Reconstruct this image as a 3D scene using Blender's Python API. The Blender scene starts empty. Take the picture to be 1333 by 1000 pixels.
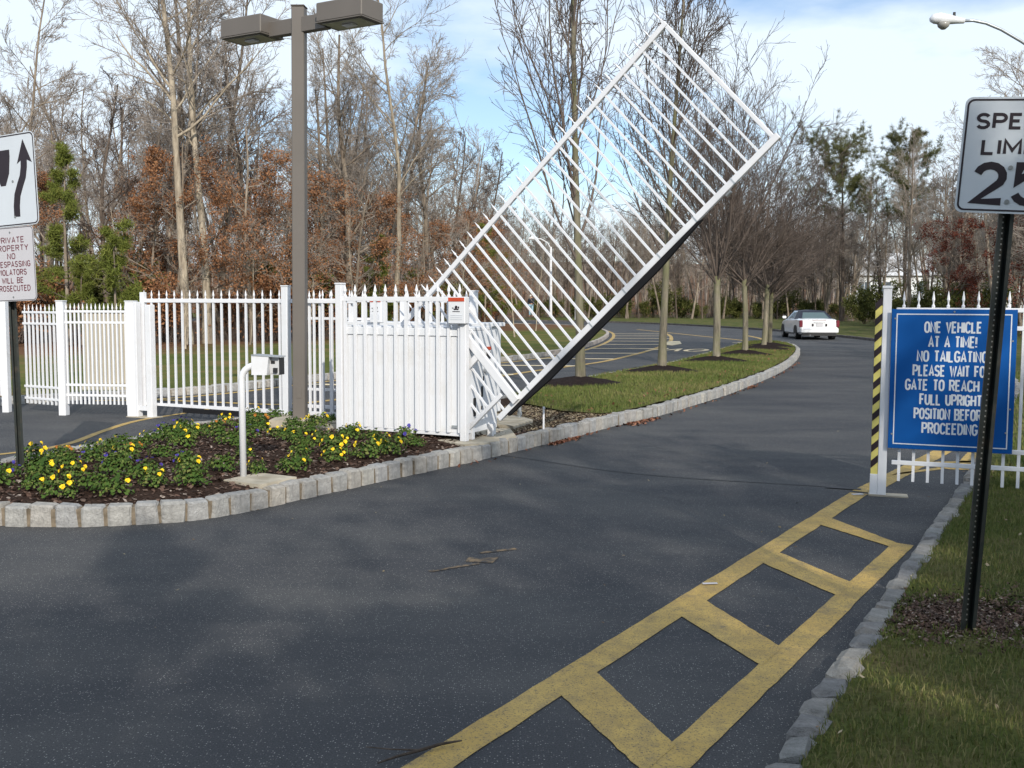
import bpy, bmesh, math, random
import numpy as np
from mathutils import Vector, Matrix
from mathutils.geometry import delaunay_2d_cdt
random.seed(7)
SC = bpy.context.scene
COL = SC.collection
R = math.radians
PI = math.pi

# ------------------------------------------------------------------ camera
cam_d = bpy.data.cameras.new('camera'); cam = bpy.data.objects.new('camera', cam_d); COL.objects.link(cam)
cam_d.sensor_width = 36.0; cam_d.lens = 1350 / 1333 * 36.0
cam_d.clip_start = 0.05; cam_d.clip_end = 3000
cam.matrix_world = Matrix.Translation((0, 0, 1.67)) @ Matrix.Rotation(R(90) - math.atan(106 / 1350), 4, 'X') @ Matrix.Rotation(R(0.2), 4, 'Z')
SC.camera = cam

# ------------------------------------------------------------------ sky and sun
SUN_EL = 29.0
SUN_AZ = 165.0        # clockwise from +Y
wd = bpy.data.worlds.new('World'); SC.world = wd; wd.use_nodes = True
nt = wd.node_tree; nt.nodes.clear()
out = nt.nodes.new('ShaderNodeOutputWorld')
sky = nt.nodes.new('ShaderNodeTexSky'); sky.sky_type = 'NISHITA'; sky.sun_disc = False
sky.sun_elevation = R(SUN_EL); sky.sun_rotation = R(SUN_AZ); sky.air_density = 1.0; sky.dust_density = 0.2; sky.ozone_density = 3.0
bg1 = nt.nodes.new('ShaderNodeBackground'); bg1.inputs['Strength'].default_value = 0.13
bg2 = nt.nodes.new('ShaderNodeBackground'); bg2.inputs['Color'].default_value = (0.80, 0.90, 1.0, 1); bg2.inputs['Strength'].default_value = 1.0
tc = nt.nodes.new('ShaderNodeTexCoord')
mp = nt.nodes.new('ShaderNodeMapping'); mp.inputs['Scale'].default_value = (1.0, 1.0, 3.2); mp.inputs['Location'].default_value = (0.2, 4.0, 1.3)
n1 = nt.nodes.new('ShaderNodeTexNoise'); n1.inputs['Scale'].default_value = 2.6; n1.inputs['Detail'].default_value = 7; n1.inputs['Roughness'].default_value = 0.52
cr = nt.nodes.new('ShaderNodeValToRGB'); cr.color_ramp.elements[0].position = 0.37; cr.color_ramp.elements[0].color = (0.12,)*3+(1,); cr.color_ramp.elements[1].position = 0.52
cr.color_ramp.elements[1].color = (0.9,)*3+(1,)
mx = nt.nodes.new('ShaderNodeMixShader')
L = nt.links.new
L(tc.outputs['Generated'], mp.inputs['Vector']); L(mp.outputs[0], n1.inputs['Vector']); L(n1.outputs['Fac'], cr.inputs['Fac'])
L(sky.outputs[0], bg1.inputs['Color']); L(cr.outputs['Color'], mx.inputs[0]); L(bg1.outputs[0], mx.inputs[1]); L(bg2.outputs[0], mx.inputs[2]); L(mx.outputs[0], out.inputs[0])

sun_d = bpy.data.lights.new('sun', 'SUN'); sun_d.energy = 3.6; sun_d.angle = R(0.53); sun_d.color = (1.0, 0.93, 0.81)
sun = bpy.data.objects.new('sun', sun_d); COL.objects.link(sun)
tos = Vector((math.sin(R(SUN_AZ)) * math.cos(R(SUN_EL)), math.cos(R(SUN_AZ)) * math.cos(R(SUN_EL)), math.sin(R(SUN_EL))))
sun.rotation_euler = tos.to_track_quat('Z', 'Y').to_euler(); sun.location = (0, -10, 30)

SC.render.engine = 'CYCLES'
SC.view_settings.view_transform = 'Standard'; SC.view_settings.look = 'None'
SC.view_settings.exposure = 0.25; SC.view_settings.gamma = 1.0; SC.view_settings.use_curve_mapping = False
SC.cycles.max_bounces = 5; SC.cycles.diffuse_bounces = 2; SC.cycles.glossy_bounces = 2; SC.cycles.transparent_max_bounces = 4

# ------------------------------------------------------------------ materials
def mat(name, rough=0.8, spec=0.3, metal=0.0):
    m = bpy.data.materials.new(name); m.use_nodes = True
    b = m.node_tree.nodes['Principled BSDF']
    b.inputs['Roughness'].default_value = rough; b.inputs['Metallic'].default_value = metal
    b.inputs['Specular IOR Level'].default_value = spec
    return m, m.node_tree, b
def nz(t, scale, detail=4, rough=0.55, vec=None, coord='Object', stretch=None):
    n = t.nodes.new('ShaderNodeTexNoise'); n.inputs['Scale'].default_value = scale
    n.inputs['Detail'].default_value = detail; n.inputs['Roughness'].default_value = rough
    if vec is None:
        c = t.nodes.new('ShaderNodeTexCoord'); vec = c.outputs[coord]
    if stretch:
        mm = t.nodes.new('ShaderNodeMapping'); mm.inputs['Scale'].default_value = stretch[:3]
        if len(stretch) > 3: mm.inputs['Rotation'].default_value = (0, 0, stretch[3])
        t.links.new(vec, mm.inputs['Vector']); vec = mm.outputs[0]
    t.links.new(vec, n.inputs['Vector'])
    return n.outputs['Fac']
def ramp(t, fac, stops):
    r = t.nodes.new('ShaderNodeValToRGB'); e = r.color_ramp.elements
    while len(e) < len(stops): e.new(0.5)
    for i, (p, c) in enumerate(stops):
        e[i].position = p; e[i].color = tuple(c) + (1,) if len(c) == 3 else c
    t.links.new(fac, r.inputs['Fac']); return r.outputs['Color']
def mixc(t, fac, a, b, mode='MIX'):
    m = t.nodes.new('ShaderNodeMix'); m.data_type = 'RGBA'; m.blend_type = mode
    for s, v in ((m.inputs[0], fac), (m.inputs[6], a), (m.inputs[7], b)):
        if isinstance(v, (int, float)): s.default_value = v
        elif isinstance(v, tuple): s.default_value = v + (1,) if len(v) == 3 else v
        else: t.links.new(v, s)
    return m.outputs[2]
def bump(t, b, h, strength=0.3, dist=0.01):
    n = t.nodes.new('ShaderNodeBump'); n.inputs['Strength'].default_value = strength; n.inputs['Distance'].default_value = dist
    t.links.new(h, n.inputs['Height']); t.links.new(n.outputs[0], b.inputs['Normal'])
def objrand(t):
    return t.nodes.new('ShaderNodeObjectInfo').outputs['Random']
def simple(name, col, rough=0.7, spec=0.3, metal=0.0, var=0.12, scale=6, bmp=0.0, dirt=None):
    m, t, b = mat(name, rough, spec, metal)
    c = ramp(t, nz(t, scale, 5), [(0.3, tuple(x * (1 - var) for x in col)), (0.7, tuple(min(1, x * (1 + var)) for x in col))])
    if dirt:
        f = ramp(t, nz(t, dirt[1], 6, 0.65), [(0.52, (0, 0, 0)), (0.72, (dirt[2],) * 3)])
        c = mixc(t, f, c, dirt[0])
    t.links.new(c, b.inputs['Base Color'])
    if bmp: bump(t, b, nz(t, scale * 12, 3), bmp)
    return m
def perobj(name, cols, rough=0.8, spec=0.25, var=0.2, scale=9, bmp=0.0):
    """colour chosen per object along a ramp, with grain"""
    m, t, b = mat(name, rough, spec)
    n = len(cols)
    c = ramp(t, objrand(t), [(i / max(1, n - 1), cc) for i, cc in enumerate(cols)])
    g = ramp(t, nz(t, scale, 6, 0.65), [(0.25, (1 - var,) * 3), (0.75, (1 + var * .6,) * 3)])
    c = mixc(t, 1.0, c, g, 'MULTIPLY')
    t.links.new(c, b.inputs['Base Color'])
    if bmp: bump(t, b, nz(t, scale * 3, 5, 0.7), bmp, 0.02)
    return m
def face_random(name, cols, rough=0.85, spec=0.15, transl=0.0):
    """colour per leaf, from a face attribute called tint"""
    m, t, b = mat(name, rough, spec)
    a = t.nodes.new('ShaderNodeAttribute'); a.attribute_name = 'tint'
    n = len(cols)
    c = ramp(t, a.outputs['Fac'], [(i / max(1, n - 1), cc) for i, cc in enumerate(cols)])
    t.links.new(c, b.inputs['Base Color'])
    return m

M = {}
# asphalt
m, t, b = mat('asphalt', 0.78, 0.35)
c0 = ramp(t, nz(t, 0.35, 6, 0.6, stretch=(1, 1, 1)), [(0.3, (0.024, 0.026, 0.033)), (0.5, (0.034, 0.036, 0.042)), (0.7, (0.056, 0.056, 0.059))])
wear = ramp(t, nz(t, 0.9, 7, 0.62, stretch=(0.45, 1.1, 1, R(-12))), [(0.42, (0, 0, 0)), (0.76, (0.65,) * 3)])
c0 = mixc(t, wear, c0, (0.092, 0.090, 0.087))
agg = ramp(t, nz(t, 160, 2, 0.7), [(0.35, (0.62,) * 3), (0.62, (1.45,) * 3)])
c0 = mixc(t, 1.0, c0, agg, 'MULTIPLY')
v = t.nodes.new('ShaderNodeTexVoronoi'); v.inputs['Scale'].default_value = 105
tcx = t.nodes.new('ShaderNodeTexCoord'); t.links.new(tcx.outputs['Object'], v.inputs['Vector'])
vr = t.nodes.new('ShaderNodeSeparateColor'); t.links.new(v.outputs['Color'], vr.inputs[0])
sp1 = ramp(t, vr.outputs[0], [(0.62, (0, 0, 0)), (0.98, (1, 1, 1))])
sp2 = ramp(t, v.outputs['Distance'], [(0.18, (1, 1, 1)), (0.34, (0, 0, 0))])
sp = mixc(t, 1.0, sp1, sp2, 'MULTIPLY')
spk = t.nodes.new('ShaderNodeMix'); spk.data_type = 'RGBA'; spk.blend_type = 'MIX'
t.links.new(sp, spk.inputs[0]); t.links.new(c0, spk.inputs[6]); spk.inputs[7].default_value = (0.42, 0.41, 0.38, 1)
t.links.new(spk.outputs[2], b.inputs['Base Color'])
bump(t, b, nz(t, 95, 3, 0.75), 0.8, 0.009)
M['asphalt'] = m
# yellow paint, worn so asphalt shows
m, t, b = mat('yellow_paint', 0.7, 0.35)
c0 = ramp(t, nz(t, 2.2, 5), [(0.3, (0.43, 0.285, 0.075)), (0.7, (0.55, 0.375, 0.11))])
dirt = ramp(t, nz(t, 9, 7, 0.7), [(0.42, (0, 0, 0)), (0.75, (0.75,) * 3)])
c0 = mixc(t, dirt, c0, (0.21, 0.155, 0.08))
worn = ramp(t, nz(t, 3.3, 9, 0.78), [(0.55, (0, 0, 0)), (0.66, (0.75,) * 3)])
c0 = mixc(t, worn, c0, (0.15, 0.125, 0.085))
pit = ramp(t, nz(t, 130, 2, 0.7), [(0.55, (0, 0, 0)), (0.66, (0.9,) * 3)])
c0 = mixc(t, pit, c0, (0.055, 0.055, 0.055))
t.links.new(c0, b.inputs['Base Color']); bump(t, b, nz(t, 120, 3, 0.7), 0.4, 0.005)
M['yellow'] = m
# faded paint
m, t, b = mat('faded_paint', 0.8, 0.2)
f = ramp(t, nz(t, 14, 6, 0.7), [(0.42, (0, 0, 0)), (0.62, (0.9,) * 3)])
t.links.new(mixc(t, f, (0.045, 0.045, 0.048), (0.24, 0.17, 0.10)), b.inputs['Base Color']); M['faded'] = m
m, t, b = mat('pale_paint', 0.8, 0.2)
f = ramp(t, nz(t, 9, 6, 0.7), [(0.25, (0.3,) * 3), (0.45, (1,) * 3)])
t.links.new(mixc(t, f, (0.09, 0.09, 0.09), (0.66, 0.56, 0.38)), b.inputs['Base Color']); M['pale_paint'] = m
M['tar'] = simple('tar_joint', (0.018, 0.018, 0.022), 0.6, 0.4)
M['stone'] = perobj('kerb_stone', [(0.42, 0.41, 0.39), (0.31, 0.31, 0.31), (0.45, 0.42, 0.38), (0.37, 0.375, 0.385), (0.47, 0.45, 0.41)], 0.85, 0.2, 0.42, 15, 1.0)
M['stone_worn'] = perobj('worn_kerb_stone', [(0.30, 0.30, 0.29), (0.22, 0.22, 0.225), (0.36, 0.34, 0.31), (0.26, 0.255, 0.25)], 0.9, 0.15, 0.45, 18, 1.0)
M['mortar'] = simple('mortar', (0.19, 0.155, 0.115), 0.95, 0.1, var=0.4, scale=20, bmp=0.5)
M['kerb_far'] = simple('far_kerb_stone', (0.36, 0.33, 0.31), 0.9, 0.1, var=0.35, scale=5)
M['dark_kerb'] = simple('dark_kerb_stone', (0.13, 0.12, 0.12), 0.9, 0.1, var=0.35, scale=5)
M['concrete'] = simple('concrete', (0.40, 0.36, 0.29), 0.9, 0.15, var=0.25, scale=5, bmp=0.3, dirt=((0.22, 0.18, 0.12), 3, 0.7))
M['white'] = simple('white_enamel', (0.70, 0.71, 0.745), 0.45, 0.45, var=0.03, scale=3, dirt=((0.50, 0.47, 0.42), 4, 0.25))
M['white_sheet'] = simple('white_sheet_metal', (0.68, 0.695, 0.73), 0.4, 0.5, var=0.04, scale=1.5, dirt=((0.5, 0.46, 0.4), 2.5, 0.3))
M['grey_metal'] = simple('grey_box_metal', (0.50, 0.51, 0.53), 0.55, 0.4, var=0.1, scale=4)
M['black'] = simple('black_plastic', (0.018, 0.018, 0.02), 0.55, 0.4)
M['rubber'] = simple('black_rubber', (0.012, 0.012, 0.014), 0.8, 0.2)
M['bronze'] = simple('bronze_paint', (0.135, 0.12, 0.108), 0.55, 0.4, var=0.06, scale=2)
M['lens'] = simple('lamp_lens', (0.30, 0.29, 0.27), 0.25, 0.5, var=0.2, scale=8)
M['greenpost'] = simple('dark_green_post', (0.012, 0.017, 0.016), 0.5, 0.45, var=0.25, scale=10, dirt=((0.10, 0.07, 0.05), 9, 0.4))
M['blue'] = simple('blue_sign', (0.0, 0.072, 0.29), 0.6, 0.2, var=0.10, scale=2)
M['lettergrey'] = simple('sign_lettering', (0.60, 0.63, 0.68), 0.6, 0.3, var=0.05)
M['signwhite'] = simple('sign_white', (0.56, 0.60, 0.65), 0.5, 0.4, var=0.04, scale=2)
M['signpink'] = simple('sign_off_white', (0.52, 0.51, 0.54), 0.5, 0.4, var=0.04, scale=2)
M['signblack'] = simple('sign_black', (0.02, 0.012, 0.018), 0.5, 0.4)
M['signred'] = simple('sign_maroon', (0.14, 0.03, 0.045), 0.6, 0.3)
M['red'] = simple('warning_red', (0.50, 0.07, 0.03), 0.5, 0.3)
M['stripe_y'] = simple('stripe_yellow', (0.66, 0.58, 0.17), 0.6, 0.3, var=0.1)
M['bolt'] = simple('zinc_bolt', (0.30, 0.31, 0.31), 0.4, 0.5, metal=0.6)
M['beige'] = simple('beige_metal', (0.38, 0.335, 0.26), 0.6, 0.3, var=0.08, scale=2)
M['galv'] = simple('galvanised_steel', (0.42, 0.45, 0.48), 0.35, 0.5, metal=0.5, var=0.1)
# soil / mulch
m, t, b = mat('mulch', 0.95, 0.1)
c0 = ramp(t, nz(t, 30, 6, 0.75), [(0.3, (0.018, 0.011, 0.008)), (0.5, (0.045, 0.026, 0.019)), (0.72, (0.10, 0.065, 0.05))])
t.links.new(c0, b.inputs['Base Color']); bump(t, b, nz(t, 45, 5, 0.75), 1.0, 0.03); M['mulch'] = m
m, t, b = mat('black_mulch', 0.95, 0.1)
c0 = ramp(t, nz(t, 22, 6, 0.75), [(0.3, (0.010, 0.007, 0.007)), (0.7, (0.038, 0.026, 0.024))])
t.links.new(c0, b.inputs['Base Color']); bump(t, b, nz(t, 30, 5, 0.75), 1.0, 0.04); M['black_mulch'] = m
# grass soil
def grassmat(name, a, bb, cc, scale):
    m, t, b = mat(name, 0.95, 0.1)
    c0 = ramp(t, nz(t, scale, 7, 0.68), [(0.30, a), (0.48, bb), (0.66, cc)])
    fine = ramp(t, nz(t, scale * 22, 3, 0.7), [(0.3, (0.6,) * 3), (0.7, (1.35,) * 3)])
    t.links.new(mixc(t, 1.0, c0, fine, 'MULTIPLY'), b.inputs['Base Color'])
    bump(t, b, nz(t, scale * 30, 4, 0.7), 1.0, 0.03)
    return m
M['grass'] = grassmat('grass_ground', (0.060, 0.075, 0.020), (0.105, 0.115, 0.034), (0.18, 0.15, 0.07), 1.1)
M['verge'] = grassmat('verge_ground', (0.050, 0.070, 0.016), (0.085, 0.10, 0.030), (0.16, 0.13, 0.06), 1.6)
# lawn left: turns to leaf litter towards the trees
m, t, b = mat('lawn_and_litter', 0.95, 0.1)
tcx = t.nodes.new('ShaderNodeTexCoord'); sx = t.nodes.new('ShaderNodeSeparateXYZ'); t.links.new(tcx.outputs['Object'], sx.inputs[0])
g = ramp(t, nz(t, 0.5, 7, 0.66), [(0.30, (0.075, 0.10, 0.022)), (0.5, (0.12, 0.135, 0.038)), (0.66, (0.21, 0.15, 0.065))])
lt = ramp(t, nz(t, 2.4, 8, 0.75), [(0.3, (0.085, 0.045, 0.025)), (0.55, (0.19, 0.105, 0.06)), (0.75, (0.29, 0.18, 0.12))])
def mth(op, a, bq):
    n = t.nodes.new('ShaderNodeMath'); n.operation = op
    for s, q in ((n.inputs[0], a), (n.inputs[1], bq)):
        if isinstance(q, (int, float)): s.default_value = q
        else: t.links.new(q, s)
    return n.outputs[0]
dd = mth('ADD', mth('MULTIPLY', sx.outputs['X'], -0.92), mth('MULTIPLY', sx.outputs['Y'], 0.40))   # distance towards the wood
dd = mth('ADD', dd, mth('MULTIPLY', nz(t, 0.35, 5), 7.0))
ms = t.nodes.new('ShaderNodeMapRange'); ms.inputs['From Min'].default_value = 24.6; ms.inputs['From Max'].default_value = 27.5
t.links.new(dd, ms.inputs['Value'])
t.links.new(mixc(t, ms.outputs[0], g, lt), b.inputs['Base Color']); bump(t, b, nz(t, 20, 4, 0.7), 1.0, 0.05)
M['lawn_left'] = m
m, t, b = mat('leaf_litter', 0.95, 0.1)
c0 = ramp(t, nz(t, 1.6, 9, 0.78), [(0.3, (0.06, 0.033, 0.02)), (0.5, (0.14, 0.08, 0.048)), (0.72, (0.25, 0.16, 0.11))])
t.links.new(c0, b.inputs['Base Color']); bump(t, b, nz(t, 14, 4, 0.7), 1.0, 0.06); M['litter'] = m
# bark
def barkmat(name, dark, light, moss=None):
    m, t, b = mat(name, 0.92, 0.1)
    f = nz(t, 9, 6, 0.7, stretch=(1, 1, 0.16))
    c0 = ramp(t, f, [(0.35, dark), (0.62, light)])
    if moss:
        c0 = mixc(t, ramp(t, nz(t, 1.6, 5), [(0.42, (0, 0, 0)), (0.6, (0.8,) * 3)]), c0, moss)
    v = ramp(t, objrand(t), [(0, (0.8,) * 3), (1, (1.2,) * 3)])
    c0 = mixc(t, 1.0, c0, v, 'MULTIPLY')
    t.links.new(c0, b.inputs['Base Color']); bump(t, b, f, 0.8, 0.03)
    return m
M['bark'] = barkmat('grey_brown_bark', (0.115, 0.09, 0.07), (0.30, 0.25, 0.20))
M['bark_light'] = barkmat('pale_bark', (0.19, 0.155, 0.12), (0.42, 0.36, 0.28))
M['bark_dark'] = barkmat('dark_bark', (0.05, 0.04, 0.034), (0.14, 0.11, 0.09))
M['bark_moss'] = barkmat('mossy_bark', (0.10, 0.09, 0.07), (0.25, 0.22, 0.17), (0.16, 0.16, 0.085))
M['twig'] = perobj('bare_twigs', [(0.27, 0.235, 0.205), (0.33, 0.285, 0.25), (0.22, 0.185, 0.16)], 0.9, 0.1, 0.2, 1.2)
M['twig_dark'] = perobj('dark_twigs', [(0.115, 0.092, 0.08), (0.155, 0.125, 0.11)], 0.9, 0.1, 0.2, 1.2)
M['oakleaf'] = face_random('rust_leaves', [(0.13, 0.058, 0.03), (0.25, 0.115, 0.055), (0.34, 0.175, 0.09), (0.17, 0.075, 0.04)])
M['redleaf'] = face_random('dark_red_leaves', [(0.07, 0.018, 0.014), (0.13, 0.032, 0.022), (0.17, 0.06, 0.035)])
M['needle'] = face_random('yellow_green_needles', [(0.070, 0.09, 0.018), (0.13, 0.155, 0.032), (0.20, 0.21, 0.05)])
M['needle_dark'] = face_random('olive_needles', [(0.05, 0.055, 0.022), (0.085, 0.09, 0.034), (0.14, 0.14, 0.055)])
M['shrub'] = face_random('shrub_leaves', [(0.045, 0.055, 0.014), (0.085, 0.095, 0.025), (0.13, 0.13, 0.04)])
M['blade'] = face_random('grass_blades', [(0.05, 0.082, 0.017), (0.09, 0.12, 0.03), (0.16, 0.165, 0.055), (0.27, 0.22, 0.12)])
M['blade_far'] = face_random('island_grass_blades', [(0.05, 0.082, 0.017), (0.088, 0.118, 0.030), (0.14, 0.15, 0.048), (0.23, 0.19, 0.095)])  # grass colour of the island and of the verge beyond the fence
M['chips'] = face_random('mulch_chips', [(0.02, 0.012, 0.009), (0.05, 0.028, 0.02), (0.10, 0.06, 0.045), (0.16, 0.11, 0.085), (0.04, 0.024, 0.018), (0.34, 0.28, 0.24)])
M['gravel'] = face_random('pale_leaf_bits', [(0.10, 0.06, 0.035), (0.24, 0.19, 0.12), (0.38, 0.32, 0.22), (0.16, 0.10, 0.06)])
M['redlitter'] = face_random('rust_leaf_drift', [(0.12, 0.05, 0.032), (0.22, 0.09, 0.055), (0.28, 0.15, 0.10), (0.10, 0.05, 0.035)])
M['pansy_leaf'] = face_random('pansy_foliage', [(0.025, 0.055, 0.012), (0.05, 0.095, 0.018), (0.085, 0.135, 0.03), (0.14, 0.15, 0.045)])
M['petal_y'] = face_random('yellow_petals', [(0.75, 0.50, 0.01), (0.85, 0.66, 0.03), (0.72, 0.40, 0.01)], 0.6)
M['petal_b'] = face_random('violet_petals', [(0.035, 0.03, 0.20), (0.07, 0.06, 0.33), (0.05, 0.02, 0.16)], 0.6)
M['petal_r'] = face_random('rust_petals', [(0.32, 0.09, 0.02), (0.45, 0.20, 0.03)], 0.6)

# ------------------------------------------------------------------ object helpers
def tag(o, label=None, cat=None, group=None, kind=None):
    if label: o['label'] = label
    if cat: o['category'] = cat
    if group: o['group'] = group
    if kind: o['kind'] = kind
    return o
def thing(name, label, cat, loc=(0, 0, 0), rz=0.0, group=None, rot=None):
    o = bpy.data.objects.new(name, None); COL.objects.link(o); o.empty_display_size = 0.1
    o.location = loc; o.rotation_euler = rot if rot else (0, 0, rz)
    return tag(o, label, cat, group)
def link(name, me, parent=None, loc=(0, 0, 0), rot=(0, 0, 0), scale=None, kind=None, label=None):
    o = bpy.data.objects.new(name, me); COL.objects.link(o)
    o.location = loc; o.rotation_euler = rot
    if scale: o.scale = scale if hasattr(scale, '__len__') else (scale,) * 3
    if parent: o.parent = parent
    if kind: o['kind'] = kind
    if label: o['label'] = label
    return o
def mesh(name, V, F, m=None, smooth=False, tint=None):
    me = bpy.data.meshes.new(name)
    V = np.asarray(V, dtype=np.float32)
    if isinstance(F, np.ndarray):
        nf, k = F.shape
        me.vertices.add(len(V)); me.vertices.foreach_set('co', V.ravel())
        me.loops.add(nf * k); me.loops.foreach_set('vertex_index', F.astype(np.int32).ravel())
        me.polygons.add(nf); me.polygons.foreach_set('loop_start', np.arange(0, nf * k, k, dtype=np.int32))
        me.update(calc_edges=True)
    else:
        me.from_pydata([tuple(map(float, v)) for v in V], [], F); me.update()
    if m:
        for mm in (m if isinstance(m, (list, tuple)) else [m]): me.materials.append(mm)
    if smooth: me.polygons.foreach_set('use_smooth', [True] * len(me.polygons))
    if tint is not None:
        a = me.attributes.new('tint', 'FLOAT', 'FACE'); a.data.foreach_set('value', np.asarray(tint, dtype=np.float32))
    return me
class MB:
    """collects simple solids into one mesh"""
    def __init__(s): s.V = []; s.F = []; s.Mi = []
    def add(s, V, F, mi=0):
        o = len(s.V); s.V += [tuple(v) for v in V]; s.F += [[i + o for i in f] for f in F]; s.Mi += [mi] * len(F); return s
    def box(s, x0, x1, y0, y1, z0, z1, mi=0, bev=0.0, mtx=None):
        if bev > 0:
            bm = bmesh.new(); bmesh.ops.create_cube(bm, size=1)
            for v in bm.verts:
                v.co = Vector((x0 if v.co.x < 0 else x1, y0 if v.co.y < 0 else y1, z0 if v.co.z < 0 else z1))
            bmesh.ops.bevel(bm, geom=bm.edges[:], offset=bev, segments=1, affect='EDGES')
            bm.verts.index_update(); V = [v.co.copy() for v in bm.verts]; F = [[v.index for v in f.verts] for f in bm.faces]; bm.free()
        else:
            V = [Vector(p) for p in ((x0,y0,z0),(x1,y0,z0),(x1,y1,z0),(x0,y1,z0),(x0,y0,z1),(x1,y0,z1),(x1,y1,z1),(x0,y1,z1))]
            F = [[0,3,2,1],[4,5,6,7],[0,1,5,4],[1,2,6,5],[2,3,7,6],[3,0,4,7]]
        if mtx: V = [mtx @ v for v in V]
        return s.add(V, F, mi)
    def tube(s, pts, rad, n=8, mi=0, cap=True):
        pts = [Vector(p) for p in pts]
        if not hasattr(rad, '__len__'): rad = [rad] * len(pts)
        V = []; F = []; ref = None
        for i, p in enumerate(pts):
            d = (pts[min(i + 1, len(pts) - 1)] - pts[max(i - 1, 0)]).normalized()
            if ref is None: ref = Vector((0, 0, 1)) if abs(d.z) < 0.9 else Vector((1, 0, 0))
            a = (ref - d * ref.dot(d)).normalized(); ref = a; bb = d.cross(a)
            for k in range(n):
                th = 2 * PI * (k + .5) / n; V.append(p + (a * math.cos(th) + bb * math.sin(th)) * rad[i])
        for i in range(len(pts) - 1):
            for k in range(n):
                F.append([i*n+k, i*n+(k+1) % n, (i+1)*n+(k+1) % n, (i+1)*n+k])
        if cap: F.append(list(range(n))[::-1]); F.append([(len(pts)-1)*n+k for k in range(n)])
        return s.add(V, F, mi)
    def prism(s, poly, y0, y1, mi=0):
        """polygon in xz extruded along y"""
        n = len(poly); V = [(x, y0, z) for x, z in poly] + [(x, y1, z) for x, z in poly]
        F = [list(range(n)), list(range(n, 2*n))[::-1]] + [[i, i+n, (i+1) % n + n, (i+1) % n] for i in range(n)]
        return s.add(V, F, mi)
    def mesh(s, name, m, smooth=False):
        me = mesh(name, s.V, s.F, m, smooth)
        if any(s.Mi): me.polygons.foreach_set('material_index', s.Mi)
        bm = bmesh.new(); bm.from_mesh(me); bmesh.ops.recalc_face_normals(bm, faces=bm.faces[:]); bm.to_mesh(me); bm.free()
        return me
    def obj(s, name, m, parent=None, smooth=False, **kw):
        return link(name, s.mesh(name, m, smooth), parent, **kw)

def spline(pts, step):
    """Catmull-Rom through pts, resampled at about step"""
    P = np.array([pts[0]] + list(pts) + [pts[-1]], float); out = []
    for i in range(1, len(P) - 2):
        p0, p1, p2, p3 = P[i-1], P[i], P[i+1], P[i+2]
        for u in np.linspace(0, 1, 24, endpoint=False):
            out.append(0.5*((2*p1)+(-p0+p2)*u+(2*p0-5*p1+4*p2-p3)*u*u+(-p0+3*p1-3*p2+p3)*u**3))
    out.append(P[-2]); out = np.array(out)
    d = np.r_[0, np.cumsum(np.linalg.norm(np.diff(out, axis=0), axis=1))]
    n = max(2, int(d[-1] / step)); s = np.linspace(0, d[-1], n + 1)
    return np.c_[np.interp(s, d, out[:, 0]), np.interp(s, d, out[:, 1])]
def offset(pl, dist):
    t_ = np.gradient(pl, axis=0); t_ /= np.linalg.norm(t_, axis=1)[:, None]
    return pl + np.c_[-t_[:, 1], t_[:, 0]] * dist        # to the left of travel
def inside(poly, P):
    P = np.asarray(P); x, y = P[:, 0], P[:, 1]; c = np.zeros(len(P), bool); n = len(poly)
    for i in range(n):
        x1, y1 = poly[i]; x2, y2 = poly[i-1]
        if y1 == y2: continue
        cond = ((y1 > y) != (y2 > y)) & (x < (x2 - x1) * (y - y1) / (y2 - y1) + x1); c ^= cond
    return c
def edge_dist(poly, P):
    P = np.asarray(P); best = np.full(len(P), 1e9); n = len(poly)
    for i in range(n):
        a = np.array(poly[i]); b_ = np.array(poly[i-1]); ab = b_ - a; L2 = (ab**2).sum()
        if L2 == 0: continue
        u = np.clip(((P - a) @ ab) / L2, 0, 1); q = a + u[:, None] * ab
        best = np.minimum(best, np.hypot(*(P - q).T))
    return best
def patch(name, poly, z, m, step=None, bumpf=None, parent=None):
    """a ground sheet filling an outline; bumpf(xy, dist) gives extra height"""
    poly = np.asarray(poly, float)
    co = [Vector(p) for p in poly]; n = len(co)
    if step:
        lo, hi = poly.min(0), poly.max(0)
        gx, gy = np.meshgrid(np.arange(lo[0], hi[0], step), np.arange(lo[1], hi[1], step)); Gp = np.c_[gx.ravel(), gy.ravel()]
        Gp = Gp[inside(poly, Gp)]; Gp = Gp[edge_dist(poly, Gp) > step * 0.4]
        co += [Vector(p) for p in Gp]
    r = delaunay_2d_cdt(co, [(i, (i + 1) % n) for i in range(n)], [], 1, 1e-5)
    P = np.array([tuple(v) for v in r[0]]); zz = np.full(len(P), float(z))
    if bumpf is not None: zz = zz + bumpf(P, edge_dist(poly, P))
    V = np.c_[P, zz]; F = [list(f) for f in r[2]]
    me = mesh(name, V, F, m, smooth=True)
    bm = bmesh.new(); bm.from_mesh(me); bmesh.ops.recalc_face_normals(bm, faces=bm.faces[:])
    bm.normal_update()
    if sum(f.normal.z for f in bm.faces) < 0: bmesh.ops.reverse_faces(bm, faces=bm.faces[:])
    bm.to_mesh(me); bm.free()
    return link(name, me, parent, kind=None if parent else 'structure')
rng = np.random.default_rng(11)
def wob(P, s=1.0, seed=0):
    x, y = P[:, 0] * s + seed, P[:, 1] * s - seed
    return (np.sin(x*1.3+np.sin(y*1.7)) + np.sin(y*1.9+1.3*np.sin(x*2.3)) + .5*np.sin(x*4.1+y*3.3)) / 2.5
def sample(poly, n):
    poly = np.asarray(poly); lo, hi = poly.min(0), poly.max(0); out = np.zeros((0, 2))
    while len(out) < n:
        Q = rng.uniform(lo, hi, (n * 2, 2)); out = np.r_[out, Q[inside(poly, Q)]]
    return out[:n]
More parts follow.
